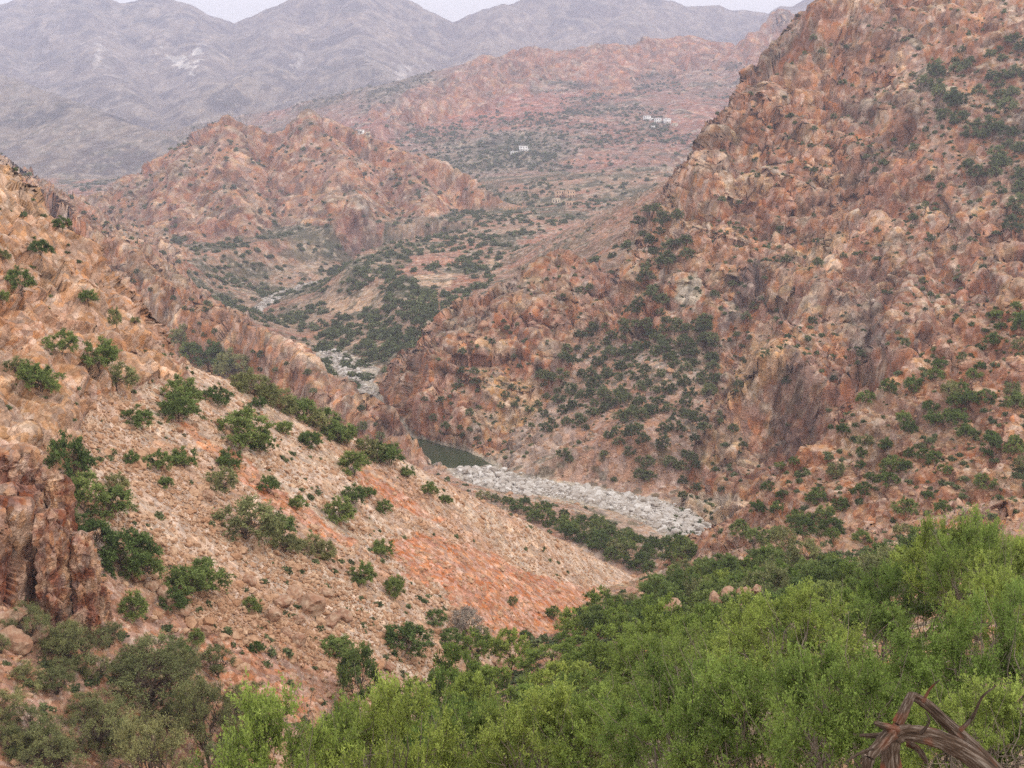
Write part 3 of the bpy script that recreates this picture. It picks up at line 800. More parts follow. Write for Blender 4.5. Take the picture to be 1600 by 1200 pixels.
K_SHRUB += kinds(2, 'olive_shrub', 81, height=3.0, radius=1.9, base=0.06, clusters=34, twigs=9, leaves=16, leaf=0.15, trunk_r=0.08, leaf_mat=L_OLIVE, bark_mat=BARK, spread=0.32, bare=4)
K_DARK = kinds(5, 'dark_shrub', 91, height=4.2, radius=2.2, base=0.05, clusters=28, twigs=7, leaves=12, leaf=0.30, trunk_r=0.12, leaf_mat=L_DARK, bark_mat=BARK, spread=0.32)
K_BARE = kinds(1, 'bare_shrub', 111, height=2.6, radius=1.5, base=0.1, clusters=60, twigs=14, leaves=6, leaf=0.10, trunk_r=0.05, leaf_mat=L_GREY, bark_mat=BARK_G, spread=0.30, bare=10)

def plant(kind, name, loc, scale, label, cat, group=None, rz=None, sz=1.0):
    tm, cm, _, _ = kind
    e = bpy.data.objects.new(name, None); COL.objects.link(e)
    e.location = loc; e.rotation_euler = (RNG.uniform(-.06, .06), RNG.uniform(-.06, .06), RNG.uniform(0, 6.28) if rz is None else rz)
    e.scale = (scale, scale, scale * sz); e.empty_display_size = 0.3
    e['label'] = label; e['category'] = cat
    if group: e['group'] = group
    put('trunk', tm, parent=e); put('crown', cm, parent=e)
    return e

def ordinal(k):
    w = ['first', 'second', 'third', 'fourth', 'fifth', 'sixth', 'seventh', 'eighth', 'ninth', 'tenth', 'eleventh', 'twelfth', 'thirteenth', 'fourteenth', 'fifteenth', 'sixteenth', 'seventeenth', 'eighteenth', 'nineteenth', 'twentieth']
    return w[k] if k < 20 else 'twenty-' + w[k - 20]

# ------------------------------------------------------------------ trees in front: crown centre (px, py), distance, crown width in picture points
def front(kset, name, rows, what, place, cat, group, hs=1.0):
    rows = sorted(rows, key=lambda r_: r_[0])
    for i, (px, py, y, wpx) in enumerate(rows):
        p = W(px, py, y)
        kd = kset[i % len(kset)]
        rad = wpx / FPX * y * 0.5
        s = rad / kd[3]
        gz = height_at(p.x, p.y)
        # crown centre sits at about 0.6 of the tree's height
        h = max((p.z - gz) / 0.58, rad * 1.0)
        top_z = p.z + 0.42 * h * 0.8
        sz = min(max(h / (kd[2] * s), 0.75), 1.7)
        z0 = p.z - 0.58 * kd[2] * s * sz
        lab = f'{what} {place}, {ordinal(i)} from the left'
        plant(kd, name, (p.x, p.y, min(z0, gz + 0.1) if z0 - gz < 2.5 else gz), s, lab, cat, group, sz=sz if z0 - gz < 2.5 else min(2.6, (p.z - gz) / (0.58 * kd[2] * s)))

front(K_OLIVE, 'argan_tree', [(20, 1075, 59, 150), (112, 1012, 63, 140), (230, 1050, 63, 200), (150, 1125, 57, 130), (320, 1115, 61, 120), (60, 1185, 53, 170), (235, 1190, 54, 170), (340, 1190, 56, 130), (285, 1015, 67, 60), (20, 1160, 54, 110)],
      'olive green gnarled tree', 'in the lower left corner', 'tree', 'olive trees in the lower left corner')
front(K_FEATHER, 'feathery_tree', [(470, 1165, 17, 370), (610, 1185, 17, 320), (400, 1200, 13, 320), (545, 1135, 26, 240), (740, 1195, 20, 260), (850, 1185, 17, 280), (960, 1160, 17, 300),
      (1030, 1050, 30, 250), (1140, 1060, 24, 280), (1080, 1160, 13, 330), (1200, 1140, 12, 340), (1330, 1150, 10, 340), (1250, 1020, 20, 300), (1360, 1010, 22, 240), (1440, 1110, 11, 330), (1560, 1050, 11, 280), (1590, 960, 15, 220), (1530, 1170, 9, 300), (1540, 800, 24, 190), (1590, 870, 20, 170), (1500, 890, 26, 190), (1420, 935, 27, 190), (1590, 760, 27, 140)],
      'bright green feathery tree', 'in the foreground', 'tree', 'feathery trees in the foreground')
front(K_GULLY, 'gully_tree', [(640, 1095, 62, 120), (720, 1055, 74, 120), (700, 1130, 48, 140), (785, 1075, 66, 130), (780, 1145, 42, 150), (860, 1030, 84, 110), (850, 1100, 52, 140), (925, 1075, 56, 130), (905, 1135, 36, 160), (960, 1010, 72, 110), (985, 1085, 40, 150), (1040, 985, 64, 110), (610, 1150, 38, 140), (540, 1120, 50, 100), (495, 1110, 56, 80), (800, 1010, 96, 80), (900, 1005, 100, 80), (745, 1005, 100, 70), (1110, 990, 52, 120), (1180, 970, 52, 110), (1260, 960, 46, 120), (1330, 950, 42, 120), (690, 1075, 64, 110), (575, 1175, 40, 150), (820, 1165, 32, 160), (660, 1180, 34, 150), (740, 1100, 54, 120), (880, 1060, 62, 120), (1000, 1030, 56, 120), (930, 1030, 74, 100), (950, 1110, 34, 150), (1060, 1040, 44, 120), (1130, 1025, 40, 130), (1200, 1010, 38, 130)],
      'green bushy tree', 'filling the gully', 'tree', 'bushy trees filling the gully')
front(K_SHRUB, 'gully_shrub', [(558, 982, 92, 62), (630, 1000, 92, 95), (520, 1010, 84, 75), (555, 1035, 78, 80), (678, 965, 102, 42), (702, 992, 100, 44), (930, 965, 118, 62), (988, 948, 135, 66), (1030, 930, 150, 60), (1075, 945, 120, 70), (1120, 965, 85, 90)],
      'round green shrub', 'along the foot of the scree', 'shrub', 'round shrubs along the foot of the scree')
front(K_DARK, 'spur_foot_shrub', [(1150, 872, 190, 50), (1185, 882, 185, 50), (1130, 900, 175, 50), (1090, 885, 200, 50), (1265, 905, 140, 60), (1215, 930, 110, 60), (1330, 905, 120, 70), (1400, 880, 110, 70), (1170, 940, 110, 70), (1300, 935, 90, 70), (1460, 850, 100, 70), (1510, 815, 100, 60)],
      'dark green bushy shrub', 'below the rocky spur', 'shrub', 'dark shrubs below the rocky spur')

# ------------------------------------------------------------------ shrubs one by one: foot (px, py), width in picture points
def slope_row(kset, name, rows, what, place, cat, group, sink=0.12):
    rows = sorted(rows, key=lambda r_: r_[0])
    for i, r_ in enumerate(rows):
        px, py, wpx = r_[:3]
        k = ground_at(px, py)
        if k < 0: continue
        kd = kset[(i * 5 + int(px)) % len(kset)]
        s = wpx / FPX * PF[k] * 0.5 / kd[3] * 1.06
        p = V[k]
        plant(kd, name, (p[0], p[1], p[2] - sink * kd[2] * s), s, f'{what} {place}, {ordinal(i)} from the left', cat, group, sz=r_[3] if len(r_) > 3 else RNG.uniform(0.85, 1.1))
GREENS = 'green shrub'
slope_row(K_SHRUB, 'ledge_shrub', [(68, 392, 34), (98, 352, 26), (10, 402, 24), (36, 448, 44), (8, 468, 24), (140, 468, 30), (176, 505, 24, 1.8), (214, 502, 18), (100, 548, 44), (152, 568, 54), (28, 578, 36), (70, 606, 58), (186, 602, 56), (55, 600, 40)],
          GREENS, 'on the rock ledges of the left cliff', 'shrub', 'shrubs on the left cliff')
slope_row(K_SHRUB, 'crest_shrub', [(300, 560, 34), (345, 580, 38), (382, 600, 40), (420, 622, 42), (458, 642, 40), (495, 662, 42), (530, 684, 40), (596, 718, 40), (278, 536, 44), (328, 572, 50), (362, 580, 52), (400, 612, 52), (438, 628, 50), (478, 650, 52), (512, 668, 50), (546, 690, 46), (580, 706, 46), (612, 722, 40), (640, 742, 26), (676, 770, 26)],
          GREENS, 'along the crest of the scree slope', 'shrub', 'shrubs along the crest of the scree slope')
slope_row(K_SHRUB, 'scree_shrub', [(290, 628, 58), (285, 655, 60), (345, 626, 42), (216, 662, 46), (385, 690, 86, 0.8), (410, 632, 28), (556, 738, 50), (488, 692, 42), (450, 672, 30), (250, 728, 40), (210, 722, 28), (292, 726, 46), (350, 760, 52), (265, 758, 26), (424, 764, 36), (470, 788, 30), (415, 700, 40), (365, 730, 40)],
          GREENS, 'high on the scree slope', 'shrub', 'shrubs high on the scree slope')
slope_row(K_SHRUB, 'scree_shrub', [(390, 838, 104, 0.9), (438, 832, 56), (448, 858, 54), (490, 862, 46), (518, 866, 40), (532, 810, 54), (558, 782, 44), (604, 796, 28), (600, 862, 38), (570, 904, 42), (620, 930, 36, 1.3), (398, 950, 30), (804, 942, 20), (868, 960, 26), (824, 992, 22), (752, 994, 28), (700, 780, 22), (580, 775, 24)],
          GREENS, 'on the lower scree slope', 'shrub', 'shrubs on the lower scree slope')
slope_row(K_SHRUB, 'fin_shrub', [(118, 745, 66, 1.3), (135, 790, 70), (176, 806, 64), (110, 820, 46), (150, 850, 66), (205, 890, 92), (228, 896, 60), (292, 930, 72), (322, 920, 72), (278, 945, 46), (282, 1030, 40), (420, 1100, 36), (405, 1012, 24), (190, 760, 40), (310, 1000, 30), (215, 960, 50)],
          GREENS, 'below the left cliff and rock fins', 'shrub', 'shrubs below the left cliff')
k = ground_at(735, 985)
plant(K_BARE[0], 'bare_shrub', (V[k][0], V[k][1], V[k][2] - 0.2), 54 / FPX * PF[k] * 0.5 / 1.5, 'leafless grey shrub on the red scree', 'shrub', sz=1.1)

# ------------------------------------------------------------------ shrubs by area
def scatter(poly, n, gap, seed, cond=None, dens=None):
    rr = random.Random(seed); out = []
    xs = [p[0] for p in poly]; ys = [p[1] for p in poly]
    tries = 0
    px_, py_ = np.array([p[0] for p in poly]), np.array([p[1] for p in poly])
    while len(out) < n and tries < n * 30:
        tries += 1
        x, y = rr.uniform(min(xs), max(xs)), rr.uniform(min(ys), max(ys))
        if not (0 <= x < 1600 and 0 <= y < 1200): continue
        if not inpoly(np.array([x]), np.array([y]), poly)[0]: continue
        if gap and any((x - a) ** 2 + ((y - b) * 1.6) ** 2 < gap * gap for a, b, _ in out): continue
        k = ground_at(x, y, 2)
        if k < 0 or (cond and not cond(k)): continue
        if dens is not None and rr.random() > dens[k]: continue
        out.append((x, y, k))
    return out

clump = sstep(-0.25, 0.25, fbm(V, 45.0, 3, 661))
clump_n = sstep(-0.35, 0.2, fbm(V, 14.0, 3, 663))
def area(kset, name, poly, n, gap, seed, wm, label, cat, group, cond=None, dens=None):
    got = sorted(scatter(poly, n, gap, seed, cond, dens), key=lambda g_: -g_[1])
    per = max(8, int(math.ceil(len(got) / 20)))
    rows = [sorted(got[a:a + per]) for a in range(0, len(got), per)]
    for (x, y, k, lab) in [(*g_, f'{label}, {ordinal(i_)} from left in {ordinal(r_)} row up') for r_, row in enumerate(rows) for i_, g_ in enumerate(row)]:
        kd = RNG.choice(kset); s = RNG.uniform(*wm) * 0.5 / kd[3]
        plant(kd, name, (V[k][0], V[k][1], V[k][2] - 0.12 * kd[2] * s), s, lab, cat, group, sz=RNG.uniform(0.8, 1.1))
not_bed = lambda k: not river_bed[k] and V[k][2] > -101.5
area(K_DARK, 'talus_tree', [(835, 590), (900, 520), (960, 500), (1010, 420), (1050, 400), (1085, 480), (1112, 480), (1112, 640), (1085, 770), (1020, 800), (930, 760), (850, 700)], 165, 14, 3, (3.2, 6.2),
     'dark tree on the talus fan', 'tree', 'trees on the talus fan', lambda k: not_bed(k) and V[k][1] > 300 and not (1040 < PX[k] < 1108 and 415 < PY[k] < 502), clump * 0.85 + 0.15)
area(K_DARK, 'gully_head_tree', [(1000, 330), (1055, 320), (1070, 350), (1075, 400), (1040, 420), (985, 420)], 16, 13, 4, (4.0, 8.0),
     'dark tree above the talus fan', 'tree', 'trees in the gully above the talus fan', lambda k: V[k][1] > 380)
area(K_DARK, 'spur_shrub', [(620, 600), (700, 560), (800, 480), (870, 420), (960, 420), (900, 520), (830, 590), (830, 690), (700, 690)], 34, 16, 5, (2.0, 4.0),
     'dark shrub on spur above pool', 'shrub', 'shrubs on the spur above the pool', not_bed)
area(K_DARK, 'mountain_shrub', [(1120, 220), (1290, 30), (1420, 20), (1440, 200), (1530, 420), (1420, 560), (1250, 650), (1110, 830), (1110, 480)], 74, 22, 6, (1.8, 4.4),
     'dark shrub on craggy mountain face', 'shrub', 'shrubs on the craggy mountain face', lambda k: REG[k] == 5)
area(K_DARK, 'bench_tree', [(1420, 90), (1600, 60), (1600, 360), (1550, 350), (1490, 230), (1440, 140)], 60, 14, 8, (3.5, 8.0),
     'dark bush on upper right bench', 'bush', 'bushes on the high bench', lambda k: REG[k] == 5)
area(K_SHRUB, 'crag_shrub', [(1200, 720), (1320, 640), (1470, 545), (1600, 460), (1600, 740), (1500, 790), (1380, 850), (1240, 890), (1130, 900)], 80, 18, 9, (1.8, 4.2),
     'green shrub on near rocky spur', 'shrub', 'shrubs among the crags of the near spur', lambda k: V[k][1] < 260)
area(K_SHRUB, 'bank_shrub', [(660, 745), (760, 770), (880, 800), (1000, 835), (1085, 850), (1090, 880), (1010, 895), (900, 845), (800, 798), (700, 765)], 62, 12, 10, (2.4, 5.6),
     'green shrub on near river bank', 'shrub', 'shrubs on the near river bank', lambda k: V[k][1] > 195 and not river_bed[k])
area(K_DARK, 'gorge_shrub', [(100, 335), (250, 430), (420, 535), (560, 630), (640, 690), (600, 700), (450, 610), (300, 530), (180, 420)], 26, 14, 12, (2.0, 4.0),
     'dark shrub on the gorge wall', 'shrub', 'shrubs on the gorge wall', lambda k: REG[k] == 3)

area(K_SHRUB + K_GULLY, 'gully_floor_shrub', [(870, 1000), (960, 950), (1020, 905), (1090, 880), (1200, 880), (1330, 880), (1480, 850), (1520, 880), (1400, 930), (1300, 960), (1150, 985), (1000, 1010)], 95, 13, 14, (2.6, 5.4),
     'green shrub on the gully floor', 'shrub', 'shrubs on the gully floor', lambda k: V[k][1] > 60 and V[k][1] < 260)

area(K_OLIVE, 'thicket_shrub', [(0, 1000), (120, 990), (260, 1010), (400, 1080), (420, 1190), (0, 1190)], 34, 30, 15, (1.4, 3.4),
     'olive shrub in bottom left thicket', 'shrub', 'shrubs of the bottom left thicket', lambda k: REG[k] <= 1)

# ------------------------------------------------------------------ what nobody could count: geometry-node scatter
def gn_scatter(name, meshes, P, scl, rot, label, cat, kind='stuff'):
    col = bpy.data.collections.new(name + '_kinds')
    for i, me in enumerate(meshes):
        col.objects.link(bpy.data.objects.new(f'{name}_kind_{i}', me))
    me = bpy.data.meshes.new(name); me.vertices.add(len(P)); me.vertices.foreach_set('co', np.ascontiguousarray(P, np.float32).ravel())
    a = me.attributes.new('scl', 'FLOAT_VECTOR', 'POINT'); a.data.foreach_set('vector', np.ascontiguousarray(scl, np.float32).ravel())
    a = me.attributes.new('rot', 'FLOAT_VECTOR', 'POINT'); a.data.foreach_set('vector', np.ascontiguousarray(rot, np.float32).ravel())
    me.update()
    ng = bpy.data.node_groups.new(name, 'GeometryNodeTree')
    ng.interface.new_socket('Geometry', in_out='INPUT', socket_type='NodeSocketGeometry'); ng.interface.new_socket('Geometry', in_out='OUTPUT', socket_type='NodeSocketGeometry')
    n, l = ng.nodes, ng.links
    gi, go = n.new('NodeGroupInput'), n.new('NodeGroupOutput')
    ci = n.new('GeometryNodeCollectionInfo'); ci.inputs['Collection'].default_value = col; ci.inputs['Separate Children'].default_value = True; ci.inputs['Reset Children'].default_value = True
    ip = n.new('GeometryNodeInstanceOnPoints'); ip.inputs['Pick Instance'].default_value = True
    def att(nm):
        q = n.new('GeometryNodeInputNamedAttribute'); q.data_type = 'FLOAT_VECTOR'; q.inputs['Name'].default_value = nm; return q.outputs['Attribute']
    er = n.new('FunctionNodeEulerToRotation'); l.new(att('rot'), er.inputs[0]); l.new(er.outputs[0], ip.inputs['Rotation'])
    l.new(att('scl'), ip.inputs['Scale'])
    l.new(gi.outputs[0], ip.inputs['Points']); l.new(ci.outputs[0], ip.inputs['Instance']); l.new(ip.outputs[0], go.inputs[0])
    o = put(name, me, label, cat, kind=kind)
    md = o.modifiers.new('scatter', 'NODES'); md.node_group = ng
    return o

def far_bush_mesh(seed):
    rs = np.random.RandomState(seed); n = 130
    d = rs.normal(0, 1, (n, 3)); d /= np.linalg.norm(d, axis=1, keepdims=True); d[:, 2] = np.abs(d[:, 2])
    P = d * (rs.uniform(0.3, 1, (n, 1)) ** 0.5) * np.array([1, 1, 0.95]) * (1 + 0.25 * np.sin(d[:, :1] * 4 + seed))
    ld = rs.normal(0, 1, (n, 3)); ld /= np.linalg.norm(ld, axis=1, keepdims=True); ls = np.cross(ld, rs.normal(0, 1, (n, 3))); ls /= np.linalg.norm(ls, axis=1, keepdims=True)
    v = np.stack([P - ls * 0.22, P + ls * 0.22, P + ld * 0.42], 1).reshape(-1, 3)
    me = mesh_from('far_bush', v, np.arange(n * 3).reshape(-1, 3), L_DARK)
    a = me.attributes.new('tone', 'FLOAT', 'FACE'); a.data.foreach_set('value', rs.uniform(0, 1, n).astype(np.float32))
    return me
FARB = [far_bush_mesh(i) for i in range(4)]

NR_ = np.random.RandomState(5)
def pick_ground(mask, n, weight=None):
    """n visible grid points under mask"""
    vis_ = np.zeros(len(V), bool); vis_[GB[GB >= 0]] = True
    i = np.nonzero(mask)[0]
    w = np.ones(len(i)) if weight is None else weight[i].astype(float)
    w = w / w.sum()
    return NR_.choice(i, min(n, len(i)), replace=False, p=w)
def bush_stuff(name, mask, n, size, label, weight=None):
    i = pick_ground(mask, n, weight)
    s = NR_.uniform(size[0], size[1], len(i)) * 0.5 * NR_.uniform(0.7, 1.3, len(i))
    gn_scatter(name, FARB, V[i] - np.array([0, 0, 0.1]), np.stack([s, s, s * NR_.uniform(0.7, 1.1, len(i))], 1), np.stack([s * 0, s * 0, NR_.uniform(0, 6.28, len(i))], 1), label, 'scrub')
inpic = (PX > -60) & (PX < 1660) & (PY > -20)
bush_stuff('valley_scrub', inpic & (REG == 2) & (V[:, 1] > 480) & (V[:, 1] < 1300) & (~river_bed | (V[:, 1] > 500)) & ~orange_fields & ~pale_fields, 2000, (2.5, 6.0), 'grey-green trees and scrub massed on the valley floor beyond the gorge', clump + 0.12)
bush_stuff('hillside_scrub', inpic & (REG == 7) & (c < 0.8) & ~red_fields, 3000, (2.5, 7.0), 'grey-green scrub spread over the village hillside', sstep(-0.15, 0.3, fbm(V, 130.0, 5, 571)) + 0.08)
bush_stuff('hill_scrub', inpic & ((REG == 6) | (REG == 3)) & (V[:, 1] > 600) & (N1[:, 2] > 0.45), 650, (2.0, 5.0), 'scattered scrub on the twin-peaked hill', clump + 0.1)
bush_stuff('mountain_scrub', inpic & (REG == 5) & (N1[:, 2] > 0.55), 1500, (0.8, 2.2), 'low scrub and tufts on ledges of the craggy mountain', clump + 0.1)
bush_stuff('spur_scrub', inpic & ((REG == 4) | ((REG == 2) & (V[:, 1] < 480))) & (N1[:, 2] > 0.5) & ~river_bed & (V[:, 2] > -101), 900, (0.7, 2.0), 'low scrub between the trees on talus and middle spur', clump + 0.15)
bush_stuff('crag_scrub', inpic & (REG == 0) & (DIST > 60) & (V[:, 1] < 260), 1300, (0.5, 1.6), 'low scrub and tufts on the near rocky spur', clump_n + 0.05)
bush_stuff('scree_tufts', inpic & (REG == 1) & ~RED, 700, (0.3, 0.9), 'small tufts and seedlings dotted over the scree slope', clump_n + 0.05)

# ------------------------------------------------------------------ stones
def stone_mesh(name, seed, mat, sub=1, stretch=(1, 1, 0.7), rough=0.22):
    import bmesh
    bm = bmesh.new(); bmesh.ops.create_icosphere(bm, subdivisions=sub, radius=1.0)
    rs = np.random.RandomState(seed)
    pl = rs.normal(0, 1, (9, 3)); pl /= np.linalg.norm(pl, axis=1, keepdims=True); cut = rs.uniform(0.55, 0.9, 9)
    for v in bm.verts:
        p = np.array(v.co)
        for q, h in zip(pl, cut):                      # flat faces where the stone has split
            t = p @ q - h
            if t > 0: p = p - q * t
        p = p * np.array(stretch) * (1 + rs.normal(0, rough * 0.25))
        v.co = p
    me = bpy.data.meshes.new(name); bm.to_mesh(me); bm.free(); me.materials.append(mat)
    return me
def stone_mat(name, c1, c2, c3, scale=1.6):
    m, n, l, b = new_mat(name)
    oi = n.new('ShaderNodeObjectInfo'); tc = n.new('ShaderNodeTexCoord')
    nz = n.new('ShaderNodeTexNoise'); nz.inputs['Scale'].default_value = scale; nz.inputs['Detail'].default_value = 7; nz.inputs['Roughness'].default_value = 0.65
    l.new(tc.outputs['Object'], nz.inputs['Vector'])
    m1 = n.new('ShaderNodeMix'); m1.data_type = 'RGBA'; m1.inputs[6].default_value = (*rgb(c1), 1); m1.inputs[7].default_value = (*rgb(c2), 1); l.new(oi.outputs['Random'], m1.inputs[0])
    mr = n.new('ShaderNodeMapRange'); mr.inputs[1].default_value, mr.inputs[2].default_value = 0.42, 0.68; l.new(nz.outputs['Fac'], mr.inputs[0])
    m2 = n.new('ShaderNodeMix'); m2.data_type = 'RGBA'; m2.inputs[7].default_value = (*rgb(c3), 1); l.new(mr.outputs[0], m2.inputs[0]); l.new(m1.outputs[2], m2.inputs[6])
    l.new(m2.outputs[2], b.inputs['Base Color'])
    bp = n.new('ShaderNodeBump'); bp.inputs['Strength'].default_value = 0.7; bp.inputs['Distance'].default_value = 0.12; l.new(nz.outputs['Fac'], bp.inputs['Height']); l.new(bp.outputs[0], b.inputs['Normal'])
    b.inputs['Roughness'].default_value = 0.95; b.inputs['Specular IOR Level'].default_value = 0.15
    return m
S_WHITE = stone_mat('river_stone', 'd6d0c8', 'a59b90', '988b7d')
S_SCREE = stone_mat('scree_stone', 'bd9d80', 'a87f60', '8f6a50')
S_RED = stone_mat('red_rock', '9c7860', '86604b', 'b59c84', 1.6)
WHITE_ST = [stone_mesh('river_boulder', 200 + i, S_WHITE, 1 if i > 3 else 2, (1, 0.8, 0.65)) for i in range(8)]
SCREE_ST = [stone_mesh('scree_stone', 300 + i, S_SCREE, 1, (1, 0.8, 0.6)) for i in range(6)]
RED_ST = [stone_mesh('boulder', 400 + i, S_RED, 3, (1, 0.85, 0.75)) for i in range(6)]

def rand_rot(n, t=0.5): return np.stack([NR_.uniform(-t, t, n), NR_.uniform(-t, t, n), NR_.uniform(0, 6.28, n)], 1)
# scree
near_w = np.where((REG == 1) & (c < 0.3), 1.0, 0) * (1 - 0.72 * RED)
i = pick_ground(inpic & (REG == 1) & (c < 0.5), 52000, near_w * (0.25 + sstep(-0.3, 0.35, fbm(fall, 3.0, 3, 621))) + 0.05)
jit = V[i] + NR_.normal(0, 0.12, (len(i), 3)) * np.array([1, 1, 0.2])
s = np.exp(NR_.normal(math.log(0.085), 0.72, len(i))).clip(0.03, 0.8)
gn_scatter('scree_stones', SCREE_ST, jit, np.stack([s, s, s], 1), rand_rot(len(i)), 'pale broken stones covering the scree slope', 'scree')
# rubble on talus, river banks and near spur
i = pick_ground(inpic & (((REG == 2) & (V[:, 1] < 480)) | (REG == 0) & (DIST > 45)) & ~river_bed, 9000)
s = np.exp(NR_.normal(math.log(0.0011), 0.5, len(i))) * DIST[i]
gn_scatter('talus_stones', SCREE_ST, V[i], np.stack([s, s, s], 1), rand_rot(len(i)), 'broken stones over talus and river banks', 'rubble')
# river bed
bed = inpic & river_bed & (V[:, 1] > 240) & (V[:, 1] < 920) & ~((V[:, 1] > 372) & (V[:, 1] < 470))
bedw = np.exp(-(DRIV / 5.0) ** 2) + 0.04
i = pick_ground(bed, 4200, bedw)
s = np.exp(NR_.normal(math.log(0.5), 0.55, len(i))).clip(0.2, 1.8) * np.clip(V[i][:, 1] / 420, 1, 2)
gn_scatter('river_stones', WHITE_ST[4:], V[i] + NR_.normal(0, 0.5, (len(i), 3)) * np.array([1, 1, 0.1]), np.stack([s, s, s], 1), rand_rot(len(i)), 'washed white stones of the dry river bed', 'river stones')
i = pick_ground(bed & (V[:, 1] < 372) & (PX > 640) & (PX < 1110), 300, bedw)
for j, q in enumerate(i):
    sc_ = RNG.uniform(0.8, 2.3)
    put('river_boulder', WHITE_ST[j % 8], 'white boulder in the dry river bed below the pool', 'boulder', 'white boulders in the dry river bed', loc=(V[q][0], V[q][1], V[q][2] + 0.1 * sc_), rot=(RNG.uniform(-.4, .4), RNG.uniform(-.4, .4), RNG.uniform(0, 6.28)), scale=sc_)

# boulders on the slope: centre px, py, width in picture points, label
BOULD = [(490, 948, 50, 'largest tilted boulder in the heap below the scree'), (466, 925, 30, 'pinkish boulder just above the largest boulder of the heap'), (520, 968, 36, 'dark-sided boulder lower right of the largest boulder of the heap'),
         (446, 940, 30, 'angular boulder left of the largest boulder of the heap'), (540, 962, 28, 'boulder at the right end of the heap'), (430, 962, 34, 'boulder at the lower left of the heap'), (512, 925, 24, 'small boulder at the top of the heap'), (470, 968, 26, 'small boulder at the foot of the heap'),
         (436, 628, 24, 'pale block on the skyline of the scree slope'), (596, 780, 16, 'small rounded boulder high on the scree'), (395, 905, 24, 'flat grey boulder on the scree left of the heap'), (560, 1040, 26, 'pale boulder half hidden among the gully shrubs'), (610, 1042, 24, 'white stone in the gully beside the green shrubs'),
         (330, 775, 26, 'grey boulder beside a shrub on the upper scree'), (520, 880, 18, 'small boulder in the middle of the scree'), (780, 1036, 30, 'pale boulder among the canopy of gully trees')]
for j, (px, py, w_, lab) in enumerate(BOULD):
    k = ground_at(px, py)
    s = w_ / FPX * PF[k] * 0.55
    put('boulder', RED_ST[j % 6], lab, 'boulder', loc=(V[k][0], V[k][1], V[k][2] + 0.3 * s), rot=(RNG.uniform(-.3, .3), RNG.uniform(-.3, .3), RNG.uniform(0, 6.28)), scale=s)

# ------------------------------------------------------------------ rock fins and pillars
def pillar_mesh(name, seed, w, d, h):
    """upright slab of rock: a box finely cut, split into blocks and weathered"""
    nu, nv = 60, 84
    a = np.linspace(0, 2 * math.pi, nu, endpoint=False); t = np.linspace(0, 1, nv)
    A, T = np.meshgrid(a, t)
    ca, sa = np.cos(A), np.sin(A)
    k = (np.abs(ca) ** 5 + np.abs(sa) ** 5) ** (-1 / 5)
    tap = np.where(T > 0.9, np.sqrt(np.clip(1 - ((T - 0.9) / 0.1) ** 2, 0, 1)) * 0.55 + 0.45, 1.0) * (1.18 - 0.30 * T)
    P = np.stack([ca * k * w / 2 * tap, sa * k * d / 2 * tap, T * h], -1).reshape(-1, 3)
    n = np.stack([ca, sa, 0.4 * (T > 0.9)], -1).reshape(-1, 3)
    o = P + seed * 13.7
    f1, f2, cid, tl = worley(np.stack([o[:, 0] / (w * 0.5), o[:, 1] / (w * 0.5), o[:, 2] / (w * 1.3)], 1), seed)
    _, g2, cid2, tl2 = worley(np.stack([o[:, 0] / (w * 0.22), o[:, 1] / (w * 0.22), o[:, 2] / (w * 0.4)], 1), seed + 50)
    dsp = w * (0.20 * (cid - 0.5) + 0.42 * tl - 0.06 * np.exp(-((f2 - f1) / 0.05) ** 2) + 0.10 * (cid2 - 0.5) + 0.20 * tl2) + 0.02 * w * fbm(o, w * 0.12, 3, seed + 5)
    P = P + n * dsp[:, None] + np.stack([0.10 * h * 0.5 * fbm(o, h * 0.7, 2, seed + 3), 0 * dsp, 0 * dsp], 1)
    P = np.concatenate([P, [[P[-nu:, 0].mean(), P[-nu:, 1].mean(), P[-nu:, 2].max() + 0.02 * h]]])
    i = np.arange(nv - 1)[:, None] * nu; j = np.arange(nu)[None]; j2 = (j + 1) % nu
    f = np.stack([i + j, i + j2, i + nu + j2, i + nu + j], -1).reshape(-1, 4)
    top = len(P) - 1; b0 = (nv - 1) * nu
    cap = np.stack([b0 + np.arange(nu), b0 + (np.arange(nu) + 1) % nu, np.full(nu, top), np.full(nu, top)], -1)
    F = [tuple(q) for q in f] + [tuple(q[:3]) for q in cap]
    me = bpy.data.meshes.new(name); me.from_pydata(P.tolist(), [], F); me.materials.append(GROUND_R)
    tint = 1 + 0.4 * (cid - 0.5); col = rock_tint(o)[:, None, :] if False else None
    cc = np.concatenate([mix(np.repeat(rgb('74442e')[None], len(cid), 0), np.repeat(rgb('a98566')[None], len(cid), 0), 0.35 + 1.0 * fbm(o, w * 0.5, 3, seed + 9) + 0.7 * (cid - 0.5) + 0.3 * fbm(o, w * 0.1, 3, seed + 19)), np.ones((len(cid), 1))], 1)
    cc = np.concatenate([cc, cc[-1:]]).astype(np.float32)
    at = me.attributes.new('ground_colour', 'FLOAT_COLOR', 'POINT'); at.data.foreach_set('color', cc.ravel())
    return me
GROUND_R = ground_mat('pillar_rock', 0.16)
PILL = [(-8, 790, 985, 74, 64, 'broad red rock pillar cut by the left edge'), (38, 768, 975, 52, 66, 'tall dark red rock pillar beside the left edge'), (70, 800, 972, 36, 65, 'narrow rock fin between the tall pillars'), (98, 815, 972, 34, 67, 'pale-edged rock fin in the middle of the pillars'), (134, 838, 975, 40, 66, 'rightmost tall red rock pillar at lower left'),
        (14, 705, 860, 56, 71, 'stacked block tower behind the left rock pillars'), (50, 738, 880, 34, 72, 'broken block tower behind the second pillar'), (93, 748, 880, 34, 73, 'small knobbed tower behind the rock pillars'), (158, 920, 985, 24, 68, 'low rock stub at the right foot of the pillars')]
